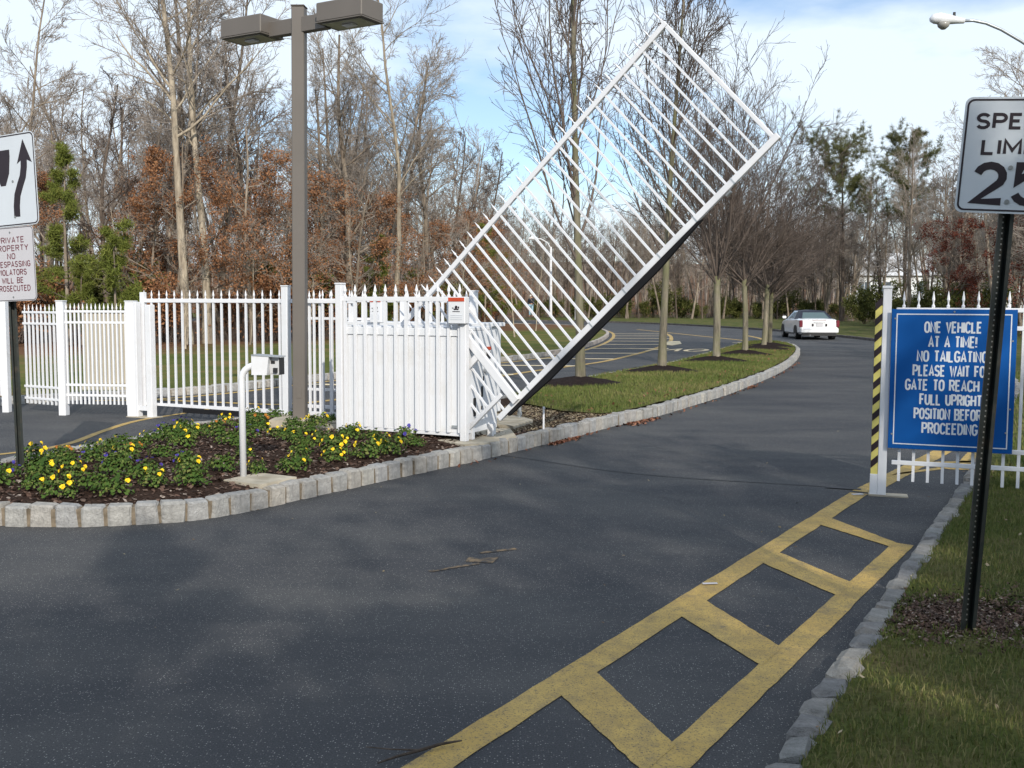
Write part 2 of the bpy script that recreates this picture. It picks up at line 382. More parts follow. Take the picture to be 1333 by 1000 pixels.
def flakes(P, z, size, flat=0.5, thick=True):
    """scattered small curled flakes (two triangles each as a quad) at points P"""
    n = len(P); s = rng.uniform(*size, n)
    a = rng.uniform(0, 2*PI, n); tl = rng.uniform(-flat, flat, (n, 2))
    ux = np.c_[np.cos(a), np.sin(a), tl[:, 0]]; vy = np.c_[-np.sin(a), np.cos(a), tl[:, 1]]
    asp = rng.uniform(0.35, 0.9, n)
    c = np.c_[P, z]
    V = np.stack([c - ux*s[:, None] - vy*(s*asp)[:, None], c + ux*s[:, None] - vy*(s*asp*.7)[:, None], c + ux*s[:, None]*.8 + vy*(s*asp)[:, None], c - ux*s[:, None]*.9 + vy*(s*asp)[:, None]], 1).reshape(-1, 3)
    return V, np.arange(n*4).reshape(n, 4)
def blades(P, z, h, w, lean=0.5):
    """grass blades: one bent blade = a quad and a tip triangle, stored as two quads"""
    n = len(P); hh = rng.uniform(*h, n); a = rng.uniform(0, 2*PI, n); ln = rng.uniform(0, lean, n) * hh
    b_ = rng.uniform(0, 2*PI, n); d = np.c_[np.cos(b_), np.sin(b_)] * ln[:, None]
    wv = np.c_[np.cos(a), np.sin(a), np.zeros(n)] * (w * rng.uniform(.6, 1.2, n))[:, None]
    c = np.c_[P, z]; mid = c + np.c_[d*.35, hh*.6]; tip = c + np.c_[d, hh]
    V = np.stack([c - wv, c + wv, mid + wv*.7, mid - wv*.7, tip + wv*.08, tip - wv*.08], 1).reshape(-1, 3)
    i = np.arange(n)[:, None] * 6
    F = np.concatenate([i + [0, 1, 2, 3], i + [3, 2, 4, 5]], 1).reshape(-1, 4)
    return V, F


# ------------------------------------------------------------------ road-sign lettering built from strokes
def arc(cx, cy, rx_, ry_, a0, a1, n=8): return [(cx + rx_*math.cos(R(a0 + (a1-a0)*i/n)), cy + ry_*math.sin(R(a0 + (a1-a0)*i/n))) for i in range(n + 1)]
GLY = {
 'A': [[(0, 0), (.5, 1), (1, 0)], [(.18, .30), (.82, .30)]], 'B': [[(0, .52), (.6, .52)] + arc(.6, .26, .4, .26, 90, -90) + [(0, 0), (0, 1), (.58, 1)] + arc(.58, .76, .36, .24, 90, -90)],
 'C': [arc(.5, .68, .5, .32, 20, 180) + arc(.5, .32, .5, .32, 180, 340)], 'D': [[(0, 0), (0, 1), (.45, 1)] + arc(.45, .5, .55, .5, 90, -90) + [(0, 0)]],
 'E': [[(.95, 1), (0, 1), (0, 0), (.95, 0)], [(0, .52), (.8, .52)]], 'F': [[(.95, 1), (0, 1), (0, 0)], [(0, .52), (.8, .52)]],
 'G': [arc(.5, .68, .5, .32, 20, 180) + arc(.5, .32, .5, .32, 180, 350) + [(1, .45), (.55, .45)]], 'H': [[(0, 0), (0, 1)], [(1, 0), (1, 1)], [(0, .5), (1, .5)]],
 'I': [[(.0, 0), (.0, 1)]], 'L': [[(0, 1), (0, 0), (.95, 0)]], 'M': [[(0, 0), (0, 1), (.5, .25), (1, 1), (1, 0)]], 'N': [[(0, 0), (0, 1), (1, 0), (1, 1)]],
 'O': [arc(.5, .68, .5, .32, 0, 180) + arc(.5, .32, .5, .32, 180, 360) + [(1, .68)]], 'P': [[(0, 0), (0, 1), (.6, 1)] + arc(.6, .74, .4, .26, 90, -90) + [(0, .48)]],
 'R': [[(0, 0), (0, 1), (.6, 1)] + arc(.6, .75, .4, .25, 90, -90) + [(0, .5)], [(.5, .5), (1, 0)]], 'S': [arc(.5, .75, .46, .25, 20, 180)[:] + arc(.5, .75, .46, .25, 190, 250, 3) + arc(.5, .25, .48, .25, 70, -160)],
 'T': [[(0, 1), (1, 1)], [(.5, 1), (.5, 0)]], 'U': [[(0, 1), (0, .32)] + arc(.5, .32, .5, .32, 180, 360) + [(1, 1)]], 'V': [[(0, 1), (.5, 0), (1, 1)]], 'W': [[(0, 1), (.27, 0), (.5, .8), (.73, 0), (1, 1)]],
 'Y': [[(0, 1), (.5, .45), (1, 1)], [(.5, .45), (.5, 0)]], '!': [[(0, 1), (0, .32)], [(0, .14), (0, 0)]],
 '2': [arc(.5, .70, .48, .30, 165, -35) + [(0, 0), (1, 0)]], '5': [[(.92, 1), (.12, 1), (.06, .55)] + arc(.48, .36, .5, .36, 120, -155, 12)]}
GW = {'I': .0, '!': .0, 'M': 1.25, 'W': 1.4, 'L': .9, 'E': .9, 'F': .88, 'T': .95}
def stroke(mb, pts, w, z0, z1):
    """constant-width mitred band in xz, facing -y"""
    P = [np.array(pts[0], float)]
    for p in pts[1:]:
        if np.hypot(*(np.array(p) - P[-1])) > w * .12: P.append(np.array(p, float))
    n = len(P); A = []; B = []
    for i in range(n):
        d0 = P[i] - P[i-1] if i else P[1] - P[0]; d1 = P[i+1] - P[i] if i < n - 1 else d0
        d0 = d0 / (np.hypot(*d0) + 1e-12); d1 = d1 / (np.hypot(*d1) + 1e-12); t_ = d0 + d1; t_ = t_ / (np.hypot(*t_) + 1e-12); nn_ = np.array([-t_[1], t_[0]]); c = max(.6, float(nn_ @ np.array([-d0[1], d0[0]])))
        ext_ = 0
        A.append(P[i] + nn_ * w / 2 / c); B.append(P[i] - nn_ * w / 2 / c)
    for i in range(n - 1): mb.prism([tuple(B[i]), tuple(B[i+1]), tuple(A[i+1]), tuple(A[i])], z0, z1)
def sign_text(txt, width, height, sw_, m, depth=.0012, name='lettering'):
    """a line of text centred on the origin in the xz plane, standing out towards -y"""
    em = 1.0; gap = .46; total = 0; adv = []
    for ch in txt:
        if ch == ' ': adv.append(None); total += 1.05; continue
        a = GW.get(ch, 1.0); adv.append(a); total += a + gap + (.0)
    total -= gap
    cw = (width - sw_) / total; x = -width / 2 + sw_ / 2; mb = MB(); hh = height - sw_; k = 0
    for ch, a in zip(txt, adv):
        if a is None: x += 1.05 * cw; continue
        for q_, s_ in enumerate(GLY[ch]):
            stroke(mb, [(x + px * a * cw if a else x, -hh/2 + pz * hh) for px, pz in s_], sw_, -depth - .00012 * (q_ + 1), 0)
        x += (a + gap) * cw
    return mb.mesh(name, m)

# ------------------------------------------------------------------ ground, road
GZ = -0.03
gr = [(-400, -120), (400, -120), (400, 700), (-400, 700)]
link('ground', mesh('ground', [(x, y, GZ) for x, y in gr], [[0, 1, 2, 3]], M['litter']), kind='structure')

kerb_near = [(-5.35, 8.95), (-5.38, 8.35), (-5.0, 7.86), (-4.4, 7.68), (-3.82, 7.60), (-3.44, 7.56), (-3.05, 7.59), (-2.44, 7.80), (-2.08, 8.20), (-1.65, 8.88), (-1.2, 9.58), (-0.49, 10.66), (0.21, 11.84), (0.75, 12.8),
             (1.4, 14.0), (2.22, 15.37), (3.11, 17.17), (4.02, 19.09), (5.14, 21.7), (6.2, 24.31), (7.54, 27.97), (8.97, 32.42), (9.98, 36.05), (10.6, 39.2), (10.75, 41.0), (10.45, 41.9), (9.9, 41.9)]
kerb_back = [(9.9, 41.9), (9.2, 40.9), (8.29, 38.6), (6.94, 34.6), (5.0, 29.2), (3.81, 26.1), (2.54, 23.4), (1.52, 21.2), (0.35, 18.1), (-0.25, 16.6), (-0.9, 15.4), (-1.8, 14.6), (-2.9, 14.05), (-3.55, 13.7), (-3.95, 13.0), (-4.15, 12.1), (-4.38, 11.2), (-4.68, 10.4), (-4.98, 9.6), (-5.35, 8.95)]
kerb_right = [(-1.6, -2.0), (-1.0, -0.6), (-0.3, 1.1), (0.35, 2.45), (0.96, 3.62), (1.26, 4.19), (1.64, 4.86), (2.13, 5.77), (2.8, 6.98), (3.54, 8.3), (4.46, 10.0), (6.19, 13.31), (8.06, 16.83), (9.8, 20.17), (11.25, 23.6), (12.9, 28.2), (14.5, 34.24), (15.6, 40.25), (16.2, 46.0), (16.35, 52.0), (16.1, 60.5), (14.9, 68.66), (13.0, 77.0), (10.3, 84.5), (6.5, 90.23), (1.0, 94.5), (-8, 97.5), (-20, 99), (-60, 100)]
kerb_left = [(-14, 15.2), (-10, 15.45), (-8.4, 16.2), (-7.5, 17.3), (-6.3, 18.0), (-5.3, 19.21), (-4.49, 21.07), (-3.67, 22.84), (-2.74, 25.21), (-1.37, 27.79), (-0.5, 28.95), (0.54, 30.98), (1.59, 33.84), (2.86, 39.21), (4.0, 45.61), (4.97, 53.17), (5.35, 60.0), (5.2, 66.0), (4.5, 71.0), (2.5, 75.0), (-2, 78), (-10, 80), (-30, 82)]
K_near = spline(kerb_near, 0.192); K_back = spline(kerb_back, 0.24); K_right = spline(kerb_right, 0.225); K_left = spline(kerb_left, 0.3)

def extended(K, n=60): return K
road_poly = [(-1.6, -2.0)] + [tuple(p) for p in K_right[::6]] + [(-60, 100), (-60, 12), (-60, -40), (-1.2, -40)]
road = patch('road', road_poly, 0.0, M['asphalt'], step=6.0)

# right verge (a strip of grass and then woodland floor)
Kr_out = offset(K_right, -0.11)
vp = [tuple(p) for p in Kr_out[::4]] + [(-60, 100.11), (-60, 135), (150, 135), (150, -30), (-1.2, -30)]
def verge_h(P, d):
    return np.minimum(d, 4) * 0.03 + np.minimum(d, .5) * .06 * (1 + wob(P, 2.0)) * (d > 0.05)
near_v = [p for p in vp]
verge = patch('grass_verge', vp, 0.085, M['verge'], step=2.2, bumpf=verge_h)
# left lawn
Kl_in = offset(K_left, 0.10)
lp = [tuple(p) for p in Kl_in[::3]] + [(-120, 84), (-120, 15.2)]
lawn = patch('lawn', lp, 0.11, M['lawn_left'], step=3.0, bumpf=lambda P, d: np.clip(d-6, 0, 60) * 0.012 + wob(P, .3) * .06 * (d > 1))
# far strip of litter beyond the far road, and a low wooded ridge
ridge = []
rx = np.linspace(-320, 320, 41); ry = np.linspace(125, 330, 12)
RV = []; 
for j, y in enumerate(ry):
    for i, x in enumerate(rx):
        u = (y - 125) / 205; RV.append((x, y, 0.05 + 9.5 * min(1, u * 2.2) ** 1.5 + 1.0 * math.sin(x * .03 + 1) * u + .6 * math.sin(x * .09) * u))
RF = [[j*41+i, j*41+i+1, (j+1)*41+i+1, (j+1)*41+i] for j in range(11) for i in range(40)]
link('wooded_ridge', mesh('wooded_ridge', RV, RF, M['litter'], True), kind='structure')

# planted island: soil, then grass on its far part
isl = np.r_[offset(K_near, 0.10)[::2], offset(K_back, 0.08)[1:-1:2]]
island = patch('island_soil', isl, 0.135, M['mulch'], step=0.3, bumpf=lambda P, d: np.minimum(d, .8) * .07 * (P[:, 1] < 12) + .012 * wob(P, 3.1) * (d > .1))
kn_in = offset(K_near, 0.14); kb_in = offset(K_back, 0.10)
g1 = kn_in[kn_in[:, 1] > 14.3]; g2 = kb_in[kb_in[:, 1] > 16.3]
g1 = g1[:-2]
mixl = [(0.2, 15.4), (0.7, 14.4), (1.2, 14.1)]
grass_poly = np.array([tuple(p) for p in g1[::2]] + [tuple(p) for p in g2[1::2]] + mixl)
def gh(P, d): return np.minimum(d, 1.2) * 0.05 + .012 * wob(P, 2.2)
igrass = patch('island_grass', grass_poly, 0.165, M['grass'], step=0.5, bumpf=gh)

# ------------------------------------------------------------------ kerbs, stone by stone
def stone_mesh(i, l=0.2, d=0.13, h=0.21, ch=0.016, jit=0.010, mt='stone'):
    rr = random.Random(100 + i)
    bm = bmesh.new(); bmesh.ops.create_cube(bm, size=1)
    for v_ in bm.verts: v_.co = Vector((v_.co.x * l, v_.co.y * d, v_.co.z * h))
    bmesh.ops.bevel(bm, geom=bm.edges[:], offset=ch, segments=1, affect='EDGES')
    for v_ in bm.verts: v_.co += Vector((rr.uniform(-jit, jit), rr.uniform(-jit, jit), rr.uniform(-jit, jit)))
    me = bpy.data.meshes.new('stone'); bm.to_mesh(me); bm.free(); me.materials.append(M[mt]); return me
SM = [stone_mesh(i, ch=0.014 + .004 * (i % 3)) for i in range(9)]
SMr = [stone_mesh(20 + i, 0.20, 0.125, 0.20, 0.026, 0.012, 'stone_worn') for i in range(9)]
def kerb(name, K, side, top, meshes, mortar=True, i0=0, i1=None, depth=0.13, msc=1.0, mm='mortar', lw=1.0):
    root = bpy.data.objects.new(name, None); COL.objects.link(root); root['kind'] = 'structure'
    seg = K[i0:i1]; rr = random.Random(5)
    for a, b_ in zip(seg[:-1], seg[1:]):
        c = (a + b_) / 2; d = b_ - a; L_ = np.hypot(*d); ang = math.atan2(d[1], d[0]); nrm = np.array([-d[1], d[0]]) / L_ * side
        p = c + nrm * (depth / 2 + rr.uniform(-.006, .008))
        o = link('stone', rr.choice(meshes), root, (p[0], p[1], top - 0.105 + rr.uniform(-.010, .008)), (rr.uniform(-.03, .03), rr.uniform(-.03, .03), ang + rr.uniform(-.04, .04) + (PI if rr.random() < .5 else 0)))
        o.scale = (lw * L_ / (0.225 if side < 0 else 0.212) * rr.uniform(.93, 1.02), rr.uniform(.93, 1.08), 1)
    if mortar:
        A = seg + 0; out_ = offset(A, side * 0.018); inn = offset(A, side * (depth - .012)); V = []; F = []
        for p, q in zip(out_, inn): V += [(p[0], p[1], -.04), (p[0], p[1], top - (.028 if side > 0 else .075)), (q[0], q[1], top - (.022 if side > 0 else .06)), (q[0], q[1], -.04)]
        for i in range(len(A) - 1):
            for k in range(3): F.append([i*4+k, i*4+k+1, (i+1)*4+k+1, (i+1)*4+k])
        link('mortar', mesh('mortar', V, F, M[mm]), root)
    return root
nn = min(len(K_near) - 1, 290)
kerb('island_kerb', K_near, 1, 0.160, SM, lw=0.96)
kerb('island_back_kerb', K_back, 1, 0.165, SM)
ir = int(np.argmin(np.hypot(K_right[:, 0] - 12, K_right[:, 1] - 25)))
kerb('verge_kerb', K_right, -1, 0.105, SMr, i0=6, i1=ir, lw=0.91, mm='black_mulch')
il = int(np.argmin(np.hypot(K_left[:, 0] - 1.2, K_left[:, 1] - 33)))
kerb('lawn_kerb', K_left, 1, 0.14, SM, i1=il)
def far_kerb(name, K, side, top, m, dep=0.15):
    """far kerbs: every stone still real, joined as one piece"""
    mb = MB(); rr = random.Random(9)
    for a, b_ in zip(K[:-1], K[1:]):
        d = b_ - a; L_ = np.hypot(*d); ang = math.atan2(d[1], d[0])
        mt = Matrix.Translation((a[0], a[1], 0)) @ Matrix.Rotation(ang, 4, 'Z')
        y0, y1 = (0, dep) if side > 0 else (-dep, 0)
        mb.box(0.01, L_ - .01, y0 + rr.uniform(0, .012), y1, -.05, top + rr.uniform(-.012, .006), mtx=mt)
    o = mb.obj(name, m); o['kind'] = 'structure'; return o
far_kerb('verge_kerb_far', spline([tuple(p) for p in K_right[ir-1::40]], 0.6), -1, 0.12, M['dark_kerb'])
far_kerb('lawn_kerb_far', spline([tuple(p) for p in K_left[il-1::12]], 0.4), 1, 0.15, M['kerb_far'])

# ------------------------------------------------------------------ painted markings
def strip(name, pts, w, m, z=0.004, closed=False, ret=False):
    P = np.array(pts, float); A = offset(P, w / 2); B = offset(P, -w / 2)
    V = [(p[0], p[1], z) for p in A] + [(p[0], p[1], z) for p in B]; n = len(P)
    F = [[i + n, i + 1 + n, i + 1, i] for i in range(n - 1)]
    if ret: return V, F
    return link(name, mesh(name, V, F, m), kind='structure')
rgp = random.Random(4)
def ragged(pl, step=.05, j=.0035):
    out_ = []
    for i in range(len(pl)):
        a = np.array(pl[i]); b_ = np.array(pl[(i + 1) % len(pl)]); d = b_ - a; L_ = float(np.hypot(*d))
        if L_ < 1e-6: continue
        n_ = min(90, max(1, int(L_ / step))); nn_ = np.array([-d[1], d[0]]) / L_
        for k in range(n_): out_.append(tuple(a + d * k / n_ + (nn_ * rgp.uniform(-j, j) if k else 0)))
    return out_
def polys(name, plist, m, z=0.004):
    V = []; F = []
    for pl in plist:
        pl = ragged(pl); o = len(V); V += [(x, y, z) for x, y in pl]; F.append(list(range(o, o + len(pl))))
    me = mesh(name, V, F, m); bm = bmesh.new(); bm.from_mesh(me)
    for f in bm.faces:
        f.normal_update()
        if f.normal.z < 0: f.normal_flip()
    bm.to_mesh(me); bm.free()
    return link(name, me, kind='structure')
lad_dir = np.array([0.526, 0.850]); lad_n = np.array([0.850, -0.526])
O = np.array([-0.39, 3.61])      # a point on the outer left edge
def lp_(s, w): return tuple(O + lad_dir * s + lad_n * w)
W0, W1 = 0.155, 0.0
wR = float((np.array([0.65, 3.62]) - O) @ lad_n); wRi = wR - 0.14
def sw(p): q = np.array(p) - O; return float(q @ lad_dir), float(q @ lad_n)
plist = []
r_in = [(0.24, 4.3), (0.41, 4.58), (0.92, 5.43), (1.10, 5.735), (1.60, 6.60), (1.80, 6.88), (2.32, 7.76), (2.50, 8.0)]
r_out = [(0.51, 3.62), (0.58, 3.83), (1.11, 4.70), (1.275, 4.95), (1.82, 5.85), (2.0, 6.13), (2.55, 7.06), (2.76, 7.04)]
si = [sw(p)[0] for p in r_in]; so = [sw(p)[0] for p in r_out]
so[0] = sw((0.50, 3.55))[0]; so[7] = so[6] + .16
plist.append([lp_(-6, 0), lp_(sw((3.0, 9.1))[0], 0), lp_(sw((3.0, 9.1))[0], W0), lp_(-6, W0)])
plist2 = [[lp_(-6, wRi), lp_(so[7], wRi), lp_(so[7] - .02, wR + .0), lp_(-6, wR)]]
rungs_ = []
for k in range(4):
    rungs_.append([lp_(si[2*k], W0 - .02), lp_(si[2*k+1], W0 - .02), lp_(so[2*k+1], wRi + .02), lp_(so[2*k], wRi + .02)])
for k in range(1, 4):
    a_, b_ = si[0] - k * 1.15, si[1] - k * 1.15; rungs_.append([lp_(a_, W0), lp_(b_, W0), lp_(so[1] - k*1.15, wRi), lp_(so[0] - k*1.15, wRi)])
polys('yellow_ladder_marking', plist + plist2, M['yellow'])
polys('yellow_ladder_rungs', rungs_, M['yellow'], z=.0052)
# the marking beyond the gate line
pb = []
pb.append([(3.05, 9.18), (3.20, 9.05), (5.05, 11.75), (4.9, 11.87)])
pb.append([(4.30, 10.62), (4.42, 10.40), (4.70, 10.33), (6.10, 12.90), (5.95, 13.0), (4.60, 10.66)])
pb.append([(3.70, 10.02), (3.80, 10.14), (4.42, 10.55), (4.36, 10.40)])
pb.append([(4.10, 10.72), (4.2, 10.83), (4.95, 11.0), (4.9, 10.86)])
polys('yellow_marking_beyond_gate', pb, M['yellow'])
strip('yellow_lane_line', spline([(-9.0, 10.1), (-7.5, 10.45), (-6.1, 10.9), (-5.49, 11.3), (-5.2, 12.0), (-5.26, 13.2), (-5.25, 14.4), (-4.95, 15.3), (-4.6, 16.4)], .3), 0.10, M['yellow'])
strip('yellow_edge_line', spline([(-7.0, 17.35), (-6.1, 17.64), (-5.1, 19.0), (-4.3, 20.9), (-3.5, 22.6), (-2.5, 25.0), (-1.15, 27.6), (-.25, 28.8), (0.8, 30.9), (1.85, 33.8), (3.1, 39.1), (4.25, 45.5), (5.2, 53.1), (5.65, 60.0), (5.5, 67.0), (4.4, 73.0)], .5), 0.16, M['yellow'])
hat = spline([(-6.2, 17.6), (-4.64, 17.02), (-3.55, 16.9), (-2.2, 19.2), (-0.45, 22.99), (0.64, 25.5), (1.94, 27.99), (3.04, 30.72), (5.09, 37.45), (6.84, 44.98), (8.13, 53.52), (8.68, 61.0)], .5)
strip('yellow_hatch_outline', hat, 0.17, M['yellow'], z=0.008)
# hatch bars between the kerb-side line and the outline
hb = []
KL = spline([(-4.3, 20.9), (-2.5, 25.0), (-.25, 28.8), (1.85, 33.8), (3.1, 39.1), (4.25, 45.5), (5.2, 53.1), (5.65, 60.0)], 3.6)
KH = spline([(-1.6, 20.6), (0.2, 24.3), (1.94, 27.99), (3.6, 32.5), (5.2, 37.9), (6.84, 44.98), (8.13, 53.52), (8.6, 60.0)], 3.6)
for i in range(min(len(KL), len(KH)) - 1):
    a = KL[i]; q = KH[min(i + (0 if i % 2 else 0), len(KH) - 1)]; w = .11
    hb.append([(a[0], a[1] - w * 1.5), (q[0], q[1] - w * 1.5), (q[0], q[1] + w * 1.5), (a[0], a[1] + w * 1.5)])
polys('yellow_hatch_bars', hb, M['pale_paint'], z=0.012)
polys('hatch_end_patch', [[(6.0, 41.5), (6.9, 45.5), (7.35, 45.5), (6.95, 42.5), (6.3, 40.8)]], M['pale_paint'], z=0.012)
strip('far_yellow_line', spline([(7.9, 65.72), (9.4, 54.5), (10.4, 47.0), (10.6, 43.0)], 1.0), 0.22, M['yellow'])
strip('island_nose_line', spline([(12.2, 54.0), (11.9, 50.0), (11.3, 46), (11.0, 43.2)], .5), 0.22, M['yellow'])
def stripes(n, x0, y0):
    return [[(x0 + i * .33, y0 + i * .5), (x0 + i * .33 + 1.3, y0 + .2 + i * .5), (x0 + 1.3 + i * .33, y0 + .5 + i * .5), (x0 + i * .33, y0 + .25 + i * .5)] for i in range(n)]
polys('stop_bars', stripes(4, 9.35, 43.9), M['pale_paint'])

def text_mesh(txt, size, sx=1.0, bold=0.0, ext=0.0015, m=None, align='CENTER', name='lettering', sp=1.0):
    cu = bpy.data.curves.new('txt', 'FONT'); cu.body = txt; cu.size = size; cu.align_x = align; cu.align_y = 'CENTER'
    cu.offset = bold; cu.space_character = sp; cu.space_word = 1.25; cu.extrude = ext; cu.resolution_u = 3
    ob = bpy.data.objects.new('txt', cu)
    me = bpy.data.meshes.new_from_object(ob); bpy.data.objects.remove(ob); bpy.data.curves.remove(cu)
    for v_ in me.vertices: v_.co.x *= sx
    me.name = name
    me.materials.clear()
    if m: me.materials.append(m)
    return me
sl = text_mesh('SLOW', 3.0, 0.36, 0.05, 0.001, M['pale_paint'])
o = link('slow_road_lettering', sl, None, (6.55, 37.0, 0.008), (0, 0, PI + R(-22)), kind='structure')
# worn tar joint across the road between the two gate posts, cracks, faded arrow
strip('road_joint', spline([(3.12, 9.30), (2.4, 9.55), (1.6, 9.85), (0.9, 10.3), (0.2, 11.0), (-.2, 11.3)], .2), 0.022, M['tar'])
strip('road_joint_edge', [(3.14, 9.22), (2.86, 9.33)], 0.06, M['tar'], z=0.009)
for pts_ in ([(-.9, 11.0), (-.1, 10.2), (.35, 9.5), (1.0, 9.2), (1.5, 8.5)], [(1.0, 13.0), (1.6, 12.4), (1.8, 11.6), (2.6, 11.2)], [(3.0, 16.5), (4.2, 15.6), (5.0, 15.7), (6.2, 14.9)]):
    cp = spline(pts_, .09); cp = cp + rng.normal(0, .016, cp.shape); strip('road_crack', cp, 0.005, M['tar'], z=.0045)
polys('faded_arrow_marking', [[(-.50, 6.32), (-.20, 6.52), (-.21, 6.56), (-.52, 6.35)], [(-.30, 6.58), (-.12, 6.55), (-.08, 6.72), (-.2, 6.66), (-.28, 6.70)], [(-.2, 6.80), (.04, 6.92), (.02, 6.96), (-.22, 6.84)]], M['faded'])

# ------------------------------------------------------------------ concrete pads
def slab(name, pts, z0, z1, m, label=None):
    bm = bmesh.new(); vs = [bm.verts.new((x, y, z1)) for x, y in pts]; f = bm.faces.new(vs)
    r_ = bmesh.ops.extrude_face_region(bm, geom=[f]); 
    for v_ in [g_ for g_ in r_['geom'] if isinstance(g_, bmesh.types.BMVert)]: v_.co.z = z0
    bmesh.ops.recalc_face_normals(bm, faces=bm.faces[:]); bmesh.ops.bevel(bm, geom=[e for e in bm.edges if e.verts[0].co.z == z1 and e.verts[1].co.z == z1], offset=.012, segments=2, affect='EDGES')
    me = bpy.data.meshes.new(name); bm.to_mesh(me); bm.free(); me.materials.append(m)
    return link(name, me, kind='structure')
slab('gate_pad', [(-0.95, 11.42), (-0.50, 10.92), (-0.30, 11.02), (0.05, 11.65), (-0.02, 12.35), (-0.6, 12.5)], 0.02, 0.165, M['concrete'])
slab('second_gate_pad', [(-0.35, 12.72), (0.02, 12.42), (0.27, 13.10), (0.10, 13.50), (-0.3, 13.9)], 0.02, 0.19, M['concrete'])
slab('cabinet_pad', [(-2.4, 12.3), (-0.7, 11.62), (-.3, 12.6), (-2.2, 13.5)], 0.02, 0.175, M['concrete'])
slab('lamp_pad', [(-2.95, 12.52), (-2.35, 12.52), (-2.35, 13.05), (-2.95, 13.05)], 0.02, 0.235, M['concrete'])
slab('keypad_pad', [(-2.42, 8.62), (-2.06, 8.40), (-1.84, 8.78), (-2.22, 9.0)], 0.02, 0.178, M['concrete'])
slab('post_pad', [(3.11, 8.93), (3.42, 8.84), (3.46, 8.97), (3.15, 9.06)], -0.02, 0.012, M['concrete'])

# ------------------------------------------------------------------ white metal fences
def picket_mesh(h, w=0.027, tip=True, key={}):
    k = (round(h, 3), w, tip)
    if k in key: return key[k]
    mb = MB(); a = w / 2
    if tip:
        hb_ = h - 0.135
        mb.box(-a, a, -a, a, 0, hb_)
        prof = [(hb_ + .0, a * 1.25), (hb_ + .012, a * 1.25), (hb_ + .022, a * .6), (hb_ + .040, a * .55), (hb_ + .062, a * 1.15), (hb_ + .095, a * .7), (h, 0.0015)]
        mb.tube([(0, 0, z) for z, r_ in prof], [r_ for z, r_ in prof], 6)
    else: mb.box(-a, a, -a, a, 0, h)
    key[k] = mb.mesh('picket', M['white']); return key[k]
def rail(parent, x0, x1, z, h=0.04, t=0.032, y=0.0, name='rail', m=None, bev=.003, **kw):
    return MB().box(x0, x1, y - t / 2, y + t / 2, z - h / 2, z + h / 2, bev=bev).obj(name, m or M['white'], parent, **kw)
def post(parent, x, h, w=0.075, z0=0.0, y=0.0, cap=True, name='post', m=None):
    mb = MB().box(x - w/2, x + w/2, y - w/2, y + w/2, z0, h, bev=.005)
    if cap: mb.box(x - w/2 - .006, x + w/2 + .006, y - w/2 - .006, y + w/2 + .006, h + .001, h + .018, bev=.004)
    return mb.obj(name, m or M['white'], parent)
def at(p): return Vector((p[0], p[1], 0))
UA = R(-24.6); U = np.array([math.cos(UA), math.sin(UA)])

# far-left fence panels (double rails), with posts
def panel_fence(name, label, p0, p1, n, htip, zb=0.10, w=0.02, rails=(1.46, 1.62), low=(0.28, 0.44), posts=(), group=None, cat='fence'):
    d = np.array(p1) - np.array(p0); Ln = float(np.hypot(*d)); t_ = thing(name, label, cat, (p0[0], p0[1], 0), math.atan2(d[1], d[0]), group)
    for z in tuple(rails) + tuple(low): rail(t_, 0, Ln, z, 0.034, 0.03)
    for i in range(n):
        link('picket', picket_mesh(htip - zb, w), t_, ((i + .5) * Ln / n, -0.0, zb))
    for x, h, w_ in posts: post(t_, x, h, w_)
    return t_
FL = (-5.62, 15.10)
panel_fence('picket_fence', 'white picket fence panel before the beige cabinet, between thick posts left of the closed gate', (-6.58, 15.12), (-5.55, 14.98), 16, 1.64, 0.17, 0.024, (1.36, 1.52), (0.30, 0.45), posts=((0.02, 1.66, 0.11), (1.10, 1.66, 0.13)))
panel_fence('picket_fence', 'white picket panel just right of the median arrow sign post', (-7.42, 15.75), (-6.66, 15.30), 9, 1.62, 0.12, 0.024, (1.33, 1.5), (0.20, 0.38), posts=())
panel_fence('picket_fence', 'white picket fence cut by the left edge of the photo, behind the directional sign', (-9.2, 15.6), (-7.6, 15.5), 13, 1.60, 0.25, 0.024, (1.30, 1.5), (0.5, 0.62), posts=((1.62, 1.68, 0.10),))
# small white control box on that fence
t_ = thing('control_box', 'small white control box hung on the fence at the left edge', 'control box', (-7.72, 15.40, 1.10))
MB().box(-.12, .06, -.07, .0, 0, .13, bev=.01).obj('housing', M['white_sheet'], t_); MB().box(-.08, .02, -.075, -.071, .03, .10).obj('front_plate', M['grey_metal'], t_)

# closed gate with spear pickets, left lane
GL = thing('closed_gate', 'closed white spear-topped gate across the left lane, behind the flower bed', 'gate', (-5.33, 15.02, 0), UA)
rail(GL, 0.0, 3.62, 1.68, 0.055, 0.04, name='top_rail')
mb = MB(); mb.prism([(0.0, 0.17), (3.62, 0.15), (3.62, 0.21), (0.0, 0.205)], -.02, .02); mb.obj('bottom_rail', M['white'], GL)
MB().box(0.7, 3.4, -.012, .012, 0.085, 0.15).obj('rubber_strip', M['rubber'], GL)
for i in range(26):
    link('picket', picket_mesh(1.83 - 0.19, 0.026), GL, (0.02 + i * 0.1405, -0.0, 0.19))
MB().box(-.035, .035, -.035, .035, 0.1, 1.80, bev=.004).obj('end_bar', M['white'], GL)
t_ = thing('gate_post', 'thick white double post with a foot bracket where the closed gate lands', 'post', (-5.42, 14.95, 0), UA)
MB().box(-.07, .05, -.05, .05, 0, 1.66, bev=.006).obj('post', M['white'], t_)
MB().box(.20, .30, -.03, .07, .0, 1.62, bev=.006).obj('post', M['white'], t_)
MB().box(.05, .20, -.03, .03, .10, .16).obj('bracket', M['white'], t_)
